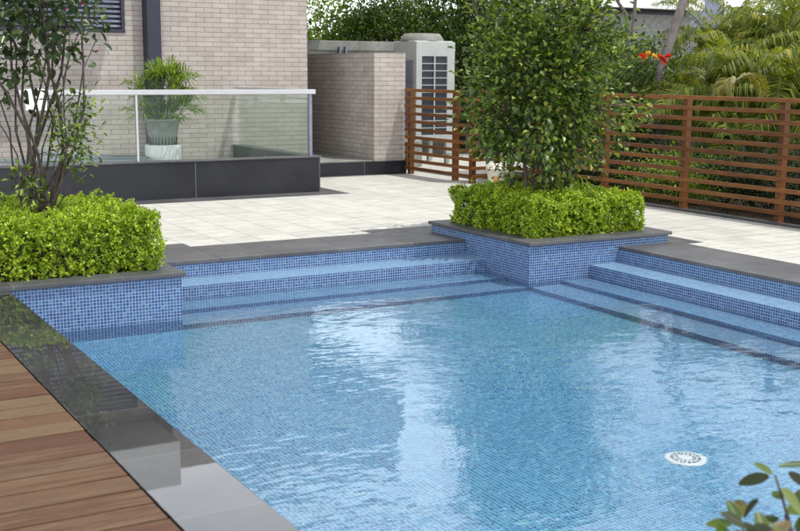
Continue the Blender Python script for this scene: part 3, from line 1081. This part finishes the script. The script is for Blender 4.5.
# concrete wall behind it
cw = empty('concrete_wall', (10, 20, 0))
tag(cw, 'weathered grey concrete wall rising behind the brick wall', 'wall')
c0, c1 = at(300, 40, 20.2), at(408, 40, 20.2)
MB().box(8.115, c1.x, 20.2, 20.5, 0, 2.34).build('panel', M['concrete'], cw)
MB().box(8.115, c1.x, 20.17, 20.5, 2.341, 2.53).build('coping', M['concrete'], cw, bevel=.01)
for px in (339, 345):
    a = at(px, 48, 20.16)
    MB().box(a.x - .018, a.x + .018, 20.10, 20.168, 2.0, 2.42).build('bracket', M['slat_metal'], cw)

# condenser cabinet
ac = empty('condenser_unit', (11.1, 18.4, ZC))
tag(ac, 'tall pale condenser cabinet with dark grille panels behind the fence', 'air conditioner')
ax0, ax1, ay0, ay1 = 10.60, 11.42, 18.0, 18.85
MB().box(ax0, ax1, ay0 + .06, ay1, .75, 2.50).build('body', M['ac_metal'], ac, bevel=.015)
fr_ = MB().box(ax0, ax0 + .12, ay0, ay0 + .058, .45, 2.48).box(ax1 - .16, ax1, ay0, ay0 + .058, .45, 2.48)
fr_.box(ax0 + .12, ax1 - .16, ay0, ay0 + .058, 2.22, 2.48).box(ax0 + .12, ax1 - .16, ay0, ay0 + .058, .72, .80)
fr_.build('frame', M['ac_metal'], ac, bevel=.004)
MB().box(ax0 + .121, ax1 - .161, ay0 + .03, ay0 + .05, .80, 2.22).build('coil', M['ac_dark'], ac)
gr_ = MB()
for i in range(1, 11):
    z = .80 + i * 1.42 / 11
    gr_.box(ax0 + .12, ax1 - .16, ay0 + .002, ay0 + .018, z - .007, z + .007)
xm = (ax0 + .12 + ax1 - .16) / 2
gr_.box(xm - .012, xm + .012, ay0 - .002, ay0 + .02, .80, 2.22)
gr_.build('grille', M['ac_metal'], ac)
sg = MB()
for i in range(14):
    sg.box(ax0 - .012, ax0 - .002, ay0 + .12 + i * .05, ay0 + .14 + i * .05, .95, 2.15)
for z in (.95, 1.35, 1.75, 2.12):
    sg.box(ax0 - .016, ax0 - .003, ay0 + .1, ay0 + .82, z, z + .03)
sg.build('side_grille', M['slat_metal'], ac)
fc = Vector((ax0 + .38, ay0 + .45, 2.50))
MB().lathe([(.40, 0), (.40, .03), (.33, .13), (.30, .135), (.28, .12), (0, .12)], fc, 36).build('fan_guard', M['concrete'], ac, True)
for fx in (ax0 + .02, ax1 - .10):
    for fy in (ay0 + .1, ay1 - .12):
        MB().box(fx, fx + .08, fy, fy + .08, ZC, .75).build('leg', M['ac_metal'], ac)
ac2 = empty('pipe_box', (10.3, 18.9, ZC))
tag(ac2, 'grey concrete plinth block on the ground under the condenser', 'plinth')
MB().box(10.2, 10.5, 17.6, 17.9, .19, .72).build('block', M['concrete'], ac2, bevel=.01)
# pale yard floor behind the fence
MB().box(9.53, 14.0, 16.6, 20.1, .0, .262).build('service_yard', M['paving'])['kind'] = 'structure'


# ------------------------------------------------------------------ slatted fence, three runs
def fence(p0, p1, posts, label, side):
    """rails run on the pool side, posts stand behind them"""
    p0, p1 = Vector((*p0, ZC)), Vector((*p1, ZC))
    d_ = (p1 - p0).normalized()
    n_ = Vector((-d_.y, d_.x, 0)) * side
    fn = empty('slatted_fence', (p0 + p1) / 2)
    tag(fn, label, 'fence', 'orange brown slatted fence runs')
    L = (p1 - p0).length
    mb_ = MB()
    for i in range(11):
        z = ZC + .085 + i * .1265
        mb_.obox((p0 + p1) / 2 + Vector((0, 0, z - ZC + .022)) - n_ * .02 + Vector((random.uniform(-.002, .002),) * 3), L / 2, .020, .0245, d_, n_, Vector((0, 0, 1)))
    mb_.build('slat_panel', M['timber'], fn, bevel=.004)
    for s in posts:
        q = p0 + d_ * s + n_ * .045
        MB().obox(q + Vector((0, 0, .70 - .05)), .038, .042, .735, d_, n_, Vector((0, 0, 1))).build('post', M['timber'], fn, bevel=.004)
    return fn


fence((9.50, 16.44), (9.50, 14.47), [.08, 1.45, 1.93], 'short slatted fence run beside the brick wall, in front of the condenser', 1)
fence((9.48, 14.45), (10.14, 14.45), [.50], 'short slatted fence run turning the corner behind the white bucket', 1)
fence((10.12, 14.40), (10.12, 0.0), [.70, 2.24, 3.77, 5.31, 6.85, 8.4, 9.9, 11.4, 12.9], 'long slatted fence run in front of the palms', 1)

# bucket
bk_ = Vector((9.62, 13.98, ZC + .003))
bo = empty('bucket', bk_)
tag(bo, 'white plastic bucket with rusty stain by the fence corner', 'bucket')
M['old_plastic'] = simple('aged_white_plastic', (0.52, 0.50, 0.42), 0.5, 0, 0.12, 9)
MB().lathe([(0, 0), (.105, 0), (.112, .01), (.145, .25), (.160, .255), (.160, .272), (.149, .272), (.152, .325), (.140, .325), (.108, .03), (0, .02)], bk_, 36).build('body', M['old_plastic'], bo, True)
for k in range(9):
    fl_ = MB()
    a = k / 9 * 6.283
    d_ = Vector((math.cos(a), math.sin(a), 0)); s_ = Vector((-d_.y, d_.x, 0))
    fl_.add([bk_ + d_ * .128 + s_ * .003 + Vector((0, 0, .18)), bk_ + d_ * .128 - s_ * .003 + Vector((0, 0, .18)), bk_ + d_ * .150 - s_ * .003 + Vector((0, 0, .26)), bk_ + d_ * .150 + s_ * .003 + Vector((0, 0, .26)), bk_ + d_ * .156 - s_ * .003 + Vector((0, 0, .255)), bk_ + d_ * .156 + s_ * .003 + Vector((0, 0, .255))],
            [(0, 1, 4, 5), (0, 3, 2, 1), (0, 5, 3), (1, 2, 4)])
    fl_.build('rib', M['white_plastic'], bo)
st_ = MB()
M['stain'] = simple('rusty_stain', (0.45, 0.20, 0.05), .6, 0, .3, 30)
aa = math.atan2(-1, -.72)
vs = []
for z in (.03, .16):
    for k in range(5):
        a = aa - .28 + k * .14
        r_ = .1085 + (z) / .25 * .033 + .0045
        vs.append(bk_ + Vector((math.cos(a) * r_, math.sin(a) * r_, z - (.012 * abs(k - 2) if z > .1 else 0))))
st_.add(vs, [(k, k + 1, k + 6, k + 5) for k in range(4)]).build('stain', M['stain'], bo)

# ------------------------------------------------------------------ pool fittings
dc = Vector((4.265, 4.35, FZ))
dr = empty('floor_drain', (dc.x, dc.y, FZ))
tag(dr, 'round white drain cover on the pool floor', 'drain')
R_ = .112
MB().lathe([(R_, 0), (R_, .006), (R_ * .93, .014), (0, .018)], (dc.x, dc.y, FZ), 48).build('cover', M['white_plastic'], dr, True)
sl_ = MB()
for ring, (ra, rb_, n_) in enumerate(((.36, .50, 12), (.58, .72, 20))):
    for k in range(n_):
        a0, a1 = (k + .18) / n_ * 6.283, (k + .72) / n_ * 6.283
        z_ = FZ + .0195
        vs = [(dc.x + R_ * r * math.cos(a), dc.y + R_ * r * math.sin(a), z_) for r in (ra, rb_) for a in (a0, (a0 + a1) / 2, a1)]
        sl_.add(vs, [(0, 1, 4, 3), (1, 2, 5, 4)])
sl_.build('slot', M['print'], dr)

# small outlets on the mosaic faces
def outlet(c, nrm, label):
    o_ = empty('water_outlet', c)
    tag(o_, label, 'water outlet', 'small outlets set in the mosaic')
    nrm = Vector(nrm)
    a = nrm.orthogonal().normalized(); b_ = nrm.cross(a)
    c = Vector(c)
    vs, fs = [], []
    for r, h in ((.015, .001), (.015, .005), (.009, .006), (.008, .003), (0.0005, .003)):
        for k in range(20):
            an = k / 20 * 6.283
            vs.append(c + nrm * h + (a * math.cos(an) + b_ * math.sin(an)) * r)
    for i in range(4):
        for k in range(20):
            fs.append((i * 20 + k, i * 20 + (k + 1) % 20, (i + 1) * 20 + (k + 1) % 20, (i + 1) * 20 + k))
    MB().add(vs, fs).build('flange', M['slat_metal'], o_, True)


outlet((CX0, 9.50, .215), (-1, 0, 0), 'small steel outlet on the planter side face above the back steps')
outlet((6.52, PY, .155), (0, -1, 0), 'small steel outlet on the planter front face above the water')
outlet((XR + .008, 7.93, .20), (-1, 0, 0), 'small steel outlet on the top riser of the right steps')


# ------------------------------------------------------------------ near planter and its plant, foreground right
def near_plant():
    x0, x1, y0, y1 = 1.9, 2.75, .35, 1.6
    planter(x0, x1, y0, y1, -0.5, 'blue mosaic planter in the pool close to the viewer')
    b0 = Vector((2.3, 1.35, ZP - .05))
    pt = empty('leafy_shrub', b0)
    tag(pt, 'out of focus shrub with broad olive leaves in the near corner', 'shrub')
    sm2 = MB()

    def q(px, py, dist):
        d_ = (fwd + rt * ((px - 400) / F_PX) + up * ((265.5 - py) / F_PX))
        return Vector((0, 0, CAM_H)) + d_ * dist

    P, D, U, L = [], [], [], []
    # (base px, tip px, distance, normal tilt, width) in photo pixels; leaves about 6 to 9 cm long
    leaves = [((775, 475), (739, 483), 2.9, 14), ((776, 476), (755, 463), 3.0, 9), ((772, 467), (812, 462), 3.0, 8), ((785, 470), (806, 486), 2.85, 12),
              ((777, 484), (802, 512), 2.8, 16), ((783, 512), (806, 508), 2.9, 14), ((742, 520), (738, 500), 2.9, 17), ((742, 521), (757, 500), 2.85, 18),
              ((737, 526), (706, 523), 2.8, 14), ((742, 528), (728, 500), 2.8, 12), ((750, 526), (778, 518), 2.85, 12), ((748, 530), (772, 528), 2.7, 13),
              ((752, 536), (786, 532), 2.7, 15), ((792, 530), (806, 516), 2.8, 14), ((735, 538), (712, 540), 2.8, 14), ((760, 545), (745, 522), 2.7, 14),
              ((790, 545), (770, 522), 2.7, 14), ((800, 548), (800, 520), 2.7, 14), ((725, 560), (700, 548), 2.7, 14), ((780, 570), (800, 540), 2.6, 16),
              ((748, 530), (722, 512), 2.75, 13), ((765, 538), (758, 512), 2.75, 14), ((768, 540), (790, 520), 2.7, 15), ((775, 548), (808, 535), 2.65, 16), ((730, 548), (718, 526), 2.7, 14), ((786, 500), (772, 492), 2.85, 10), ((790, 505), (812, 490), 2.85, 14), ((757, 548), (733, 532), 2.65, 15)]
    for (a, e, dist, w_) in leaves:
        A = q(a[0], a[1], dist); E = q(e[0], e[1], dist + random.uniform(-.05, .05))
        P.append(A); D.append(E - A); L.append((E - A).length)
        v = (Vector((0, 0, CAM_H)) - A).normalized() * random.uniform(.5, 1) + Vector((random.uniform(-.4, .4), random.uniform(-.4, .4), .9))
        U.append(v)
    P, D, U, L = np.array(P), np.array(D), np.array(U), np.array(L)
    W = np.array([w_ * 1.25 * 2.85 / F_PX for *_, w_ in leaves])
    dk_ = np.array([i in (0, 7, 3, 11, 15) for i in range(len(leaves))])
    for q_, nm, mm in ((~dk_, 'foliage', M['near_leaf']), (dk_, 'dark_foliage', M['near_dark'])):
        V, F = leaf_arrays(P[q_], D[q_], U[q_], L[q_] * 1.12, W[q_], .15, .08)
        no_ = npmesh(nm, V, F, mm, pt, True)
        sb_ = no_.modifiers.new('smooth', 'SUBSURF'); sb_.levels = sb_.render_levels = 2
    hubs = [((775, 475), (783, 500), (795, 545)), ((742, 522), (746, 545), (760, 580)), ((785, 515), (792, 545), (800, 575))]
    for h_ in hubs:
        pts = [q(*h_[0], 2.87), q(*h_[1], 2.85), q(*h_[2], 2.75), b0 + Vector((random.uniform(-.04, .04), 0, .0))]
        sm2.path(pts, [.003, .004, .006, .009], 6)
    # lower leaves that dress the shrub down to its foot
    C = np.array([tuple(b0 + Vector((random.gauss(.0, .13), random.gauss(0, .13), random.uniform(.05, .22)))) for _ in range(26)])
    V, F = cluster_leaves(C, 6, .05, .085, .45)
    npmesh('lower_foliage', V, F, M['near_leaf'], pt)
    sm2.build('stem', M['bark'], pt, True)


near_plant()


# ------------------------------------------------------------------ palms, shrubs and trees beyond the fence
def frond(base, az, el, L, mbl, mbs, nleaf=34, leafL=.42, droop=1.0, curl=0.0):
    """pinnate frond: arching rachis with drooping strap leaflets"""
    pts = []
    p = Vector(base)
    e = el
    n = 16
    for i in range(n + 1):
        pts.append(p.copy())
        s = i / n
        p = p + Vector((math.cos(az) * math.cos(e), math.sin(az) * math.cos(e), math.sin(e))) * (L / n)
        e -= droop * (0.05 + 0.16 * s)
        az += curl / n
    mbs.path(pts, [.016 * (1 - .85 * i / n) + .002 for i in range(n + 1)], 5)
    for i in range(nleaf):
        s = .16 + .84 * i / nleaf
        f_ = s * n
        k = min(int(f_), n - 1)
        c = pts[k].lerp(pts[k + 1], f_ - k)
        tdir = (pts[k + 1] - pts[k]).normalized()
        side = tdir.cross(Vector((0, 0, 1))).normalized()
        upv = side.cross(tdir)
        ll = leafL * (math.sin(math.pi * (0.12 + .83 * s)) ** .7) * random.uniform(.85, 1.1)
        for sg_ in (-1, 1):
            dd = (side * sg_ * .85 + tdir * .55 + upv * random.uniform(.05, .4)).normalized()
            w_ = .013 * random.uniform(.8, 1.2)
            m1 = c + dd * ll * .5
            dn = Vector((0, 0, -1))
            tp = c + dd * ll * .82 + dn * ll * random.uniform(.35, .6)
            wv_ = dd.cross(upv).normalized()
            mbl.add([c - wv_ * w_ * .4, c + wv_ * w_ * .4, m1 + wv_ * w_, m1 - wv_ * w_, tp], [(0, 1, 2, 3), (3, 2, 4)])


def palm(x, y, z0, ncane, hh, label, fl=(1.5, 2.3), old=False, nf=6, el=(.5, 1.4), leafL=.45):
    p_ = empty('areca_palm', (x, y, z0))
    tag(p_, label, 'palm', 'palms beyond the slatted fence')
    a_, s_ = MB(), MB()
    o_ = MB()
    for c_ in range(ncane):
        an = random.uniform(0, 6.283); rr = random.uniform(.05, .35)
        b_ = Vector((x + math.cos(an) * rr, y + math.sin(an) * rr, z0))
        h_ = hh * random.uniform(.65, 1.1)
        tp = b_ + Vector((math.cos(an) * .25 * h_ * .4, math.sin(an) * .25 * h_ * .4, h_))
        s_.path([b_, (b_ + tp) / 2 + Vector((0, 0, .05)), tp], [.045, .038, .03], 8)
        for k in range(nf):
            frond(tp, random.uniform(0, 6.283), random.uniform(*el), random.uniform(*fl), (o_ if old and k == 0 else a_), s_, 58, leafL * 1.15, random.uniform(.8, 1.3), random.uniform(-.4, .4))
    if old:      # the yellowing frond that hangs over the top slat
        fb = at(736, 80, 11.3)
        frond(fb, math.pi * 1.02, .35, .50, o_, s_, 30, .24, 2.2, .2)
        frond(fb, math.pi * .0, .45, .75, o_, s_, 30, .22, 1.2, .2)
        s_.path([Vector((x, y, z0 + .7)), (Vector((x, y, z0 + 1.2)) + fb) / 2, fb], [.012, .01, .008], 5)
    s_.build('stem', M['cane'], p_)
    a_.build('foliage', M['palm'], p_)
    if old: tag(o_.build('yellow_fronds', M['palm_old'], p_), 'yellowing lower fronds')
    return p_


def bush(name, label, cat, c, r, n, L, mt_, squash=1.0, k=14, spread=.10, trunk=True, seed=1, group='shrubs and trees beyond the fence', z0=.19, W=.5):
    b_ = empty(name, (c[0], c[1], z0))
    tag(b_, label, cat, group)
    C = rng.normal(size=(n * 3, 3))
    C = unit(C) * (rng.random((n * 3, 1)) ** .38)
    C[:, 2] = np.where(C[:, 2] < -.75, -C[:, 2], C[:, 2])
    lump = 1 + .20 * wav(C * 1.0, 4.5, seed) + .1 * wav(C, 10, seed + 1)
    C = C * lump[:, None]
    C = C[wav(C, 5.5, seed + 2) > -.55][:n]
    C = C * np.array([r[0], r[1], r[2]]) + np.array(c)
    C = C[C[:, 2] > z0 + .03]
    V, F = cluster_leaves(C, k, spread, L, W, None, .2, .2, False)
    npmesh('foliage', V, F, mt_, b_)
    tm = MB()
    base = Vector((c[0], c[1], z0))
    top = Vector((c[0] + .1, c[1], c[2]))
    rr = .03 + .025 * r[2]
    tm.path([base, base.lerp(top, .5) + Vector((.08, .03, 0)), top], [rr, rr * .8, rr * .5], 8)
    for cc in C[:: max(1, len(C) // 36)]:
        v = Vector(cc)
        st = base.lerp(top, random.uniform(.25, .95))
        tm.path([st, st.lerp(v, .5) + Vector((0, 0, .1)), v], [rr * .35, rr * .2, .004], 5)
    tm.build('trunk', M['bark'], b_, True)
    return b_


# palms (position read from the photo: pixel column, depth)
def gx(px, Y): return at(px, 90, Y).x


palm(gx(775, 12.2), 12.2, .19, 5, 1.25, 'yellow green palm nearest the right edge, arching over the fence', (1.5, 2.1), False, 7)
palm(gx(706, 13.8), 13.8, .19, 5, 1.2, 'palm with fine arching fronds right of the leaning grey trunk', (1.6, 2.3), False, 7)
palm(gx(738, 12.5), 12.5, .19, 3, .75, 'low palm with a yellowing frond drooping over the top slat', (1.0, 1.5), True, 5, (.3, 1.2), .34)
palm(gx(800, 15.5), 15.5, .19, 6, 2.0, 'tall palm clump at the back of the right edge', (1.8, 2.6), False, 7)
palm(gx(742, 17.5), 17.5, .19, 6, 2.1, 'tall palm clump standing behind the fine fronded palm', (1.8, 2.6), False, 7)
palm(gx(668, 17.5), 17.5, .19, 4, .55, 'small palm left of the leaning grey trunk', (1.3, 1.9), False, 6)

# leaning pale trunk with its own far crown
LT = 15.0
lt = empty('leaning_tree', (gx(656, LT), LT, .19))
tag(lt, 'pale grey leaning trunk of a tree among the palms', 'tree')
A_ = [at(655, 150, LT), at(657, 98, LT), at(661, 68, LT), at(673, 32, LT), at(684, 0, LT), at(704, -60, LT), at(722, -110, LT)]
A_[0].z = .19
MB().path(A_, [.095, .09, .08, .08, .075, .06, .04], 12).build('trunk', M['palebark'], lt, True)
top = A_[-1]
C = rng.normal(size=(110, 3)) * np.array([.55, .6, .25]) + np.array([top.x, top.y, top.z + .25])
V, F = cluster_leaves(C, 12, .12, .11, .45, None, .2, .2, False)
npmesh('crown', V, F, M['bushy'], lt)

bush('hibiscus_bush', 'rounded bush with orange and red flowers left of the leaning grey trunk', 'bush', (gx(632, 15.5), 15.5, 1.45), (1.0, .9, 1.05), 420, .085, M['bushy'], seed=21)
bush('thin_tree', 'airy green tree showing white sky, right of the dense leafy tree', 'tree', (gx(622, 18.5), 18.5, 1.55), (1.25, 1.1, 1.15), 420, .09, M['bushy_light'], seed=22)
bush('dark_tree', 'dark evergreen tree above the concrete wall', 'tree', (gx(392, 22), 22, 2.75), (1.6, 1.2, .80), 700, .10, M['bushy'], seed=23)
bush('round_tree', 'bright green rounded tree between the brick house and the dark tree', 'tree', (gx(325, 23.5), 23.5, 2.4), (1.5, 1.2, 1.3), 620, .10, M['bushy_light'], seed=24)
bush('round_tree', 'mid green tree behind the condenser cabinet', 'tree', (gx(462, 22.5), 22.5, 3.7), (1.55, 1.2, 2.7), 1100, .10, M['bushy'], seed=25)
bush('round_tree', 'dark green tree directly behind the dense leafy tree', 'tree', (gx(548, 19.5), 19.5, 1.7), (1.8, 1.2, 1.6), 800, .10, M['bushy'], seed=26)
for i, (px, Y, h_, lb_) in enumerate(((690, 21, 1.7, 'dark shrub mass behind the leaning grey trunk'), (760, 20, 1.9, 'dark shrub mass behind the two middle palms'), (820, 18, 2.2, 'dark shrub mass behind the palm at the right edge'), (610, 22, 1.5, 'dark shrub mass under the thin airy tree'))):
    bush('tall_shrub', lb_, 'shrub', (gx(px, Y), Y, h_ * .75), (1.7, 1.0, h_ * .72), 560, .11, M['bushy'], seed=30 + i)
for i, (x_, y_, h_, m_, lb_) in enumerate(((11.0, 13.2, .55, 'bushy_shaded', 'low shrub with shade darkened leaves behind the fence just right of the dense leafy tree'), (11.2, 11.9, .5, 'bushy_light', 'bright green low shrub seen through the fence slats'),
                                           (11.3, 10.6, .6, 'bushy_shaded', 'low shrub with shade darkened leaves behind the middle fence post'), (11.2, 9.3, .7, 'bushy_shaded', 'low shrub with shade darkened leaves behind the right hand fence post'), (11.4, 14.6, .6, 'bushy', 'dark low shrub behind the white bucket corner'), (11.2, 8.0, .7, 'bushy_shaded', 'low shrub with shade darkened leaves at the right edge behind the fence'))):
    bush('low_shrub', lb_, 'shrub', (x_, y_, .19 + h_ * .55), (.62, .85, h_ * .8), 260, .06, M[m_], seed=40 + i, k=16, spread=.07)

# thin pale stems showing above the airy tree
tt = MB()
for pts in (((628, 70), (634, 20), (638, -40)), ((630, 60), (626, 14), (604, -20))):
    tt.path([at(px, py, 18.2) for px, py in pts], [.05, .04, .02], 7)
tag(tt.build('bare_stem', M['palebark'], bpy.data.objects['thin_tree']), 'thin pale bare stems')

# flowers on the hibiscus
for i, (px, py, c_) in enumerate(((641, 57, 0), (648, 55, 1), (654, 57, 2), (660, 58, 0), (664, 61, 0), (668, 57, 0))):
    cc = at(px, py, 14.5)
    fm = MB()
    for q_ in range(16):
        d_ = Vector((random.gauss(0, 1), random.gauss(-.5, 1), random.gauss(.2, 1))).normalized()
        s_ = d_.cross(Vector((random.random(), random.random(), 1))).normalized()
        fm.add([cc, cc + d_ * .045 + s_ * .030, cc + d_ * .075, cc + d_ * .045 - s_ * .030], [(0, 1, 2, 3)])
    fs_ = MB().path([cc, cc + Vector((-.02, .3, -.12)), cc + Vector((-.05, .8, -.5))], [.005, .008, .012], 5)
    fs_.build('flower_stem', M['cane'], bpy.data.objects['hibiscus_bush'])
    if 'petal%d' % c_ not in M:
        M['petal%d' % c_] = simple('petal', ((.75, .06, .02), (.85, .45, .05), (.85, .62, .12))[c_], .5, 0, .1, 20)
    tag(fm.build('flower', M['petal%d' % c_], bpy.data.objects['hibiscus_bush']), ('red', 'orange', 'yellow')[c_] + ' flower')

# distant white building with dark roof edge, grey block
wb = empty('white_building', (38, 44, 0))
tag(wb, 'distant white building with a dark line under its roof', 'building')
a0, a1 = at(585, 20, 46), at(690, 20, 46)
MB().box(a0.x, a1.x, 46, 56, -.7, at(640, 14, 46).z).build('lower_wall', M['concrete'], wb)
zb = at(640, 14, 46).z
MB().box(a0.x, a1.x, 46.3, 56, zb + .001, zb + .25).build('dark_band', M['dark_metal'], wb)
MB().box(a0.x - .4, a1.x + .2, 45.2, 56, zb + .251, zb + 1.5).build('roof', M['white_wall'], wb)
gbz = empty('grey_block', (40, 40, 0))
tag(gbz, 'distant grey blue building block above the palms', 'building')
b0_, b1_ = at(690, 20, 60), at(724, 20, 60)
MB().box(b0_.x, b1_.x, 60, 62, -.7, 9.5).build('wall', M['greybuild'], gbz)
# tree line farther off
for i, (px, Y, h_, rx) in enumerate(((250, 32, 3.3, 3.2), (360, 34, 3.2, 3.4), (450, 33, 3.4, 3.0), (540, 36, 3.6, 3.2), (790, 30, 4.2, 3.2), (870, 27, 4.4, 3.0), (960, 24, 4.2, 3.0))):
    bush('far_tree', ('far tree behind the brick house', 'far tree above the concrete wall', 'far tree above the condenser cabinet', 'far tree behind the dense leafy tree', 'far tree behind the tall palms', 'far tree right of the tall palms', 'far tree beyond the right edge')[i],
         'tree', (gx(px, Y), Y, h_ * .55), (rx, 1.8, h_ * .62), 650, .19, M['bushy'] if i % 2 else M['bushy_light'], seed=60 + i, k=12, spread=.2)

# sunlight refracted through the water reaches these
for o_ in bpy.data.objects:
    if o_.type == 'MESH' and o_.name.split('.')[0] in ('pool_floor', 'pool_wall', 'pool_step', 'tread', 'tiled_wall', 'cover', 'slot'):
        o_.cycles.is_caustics_receiver = True
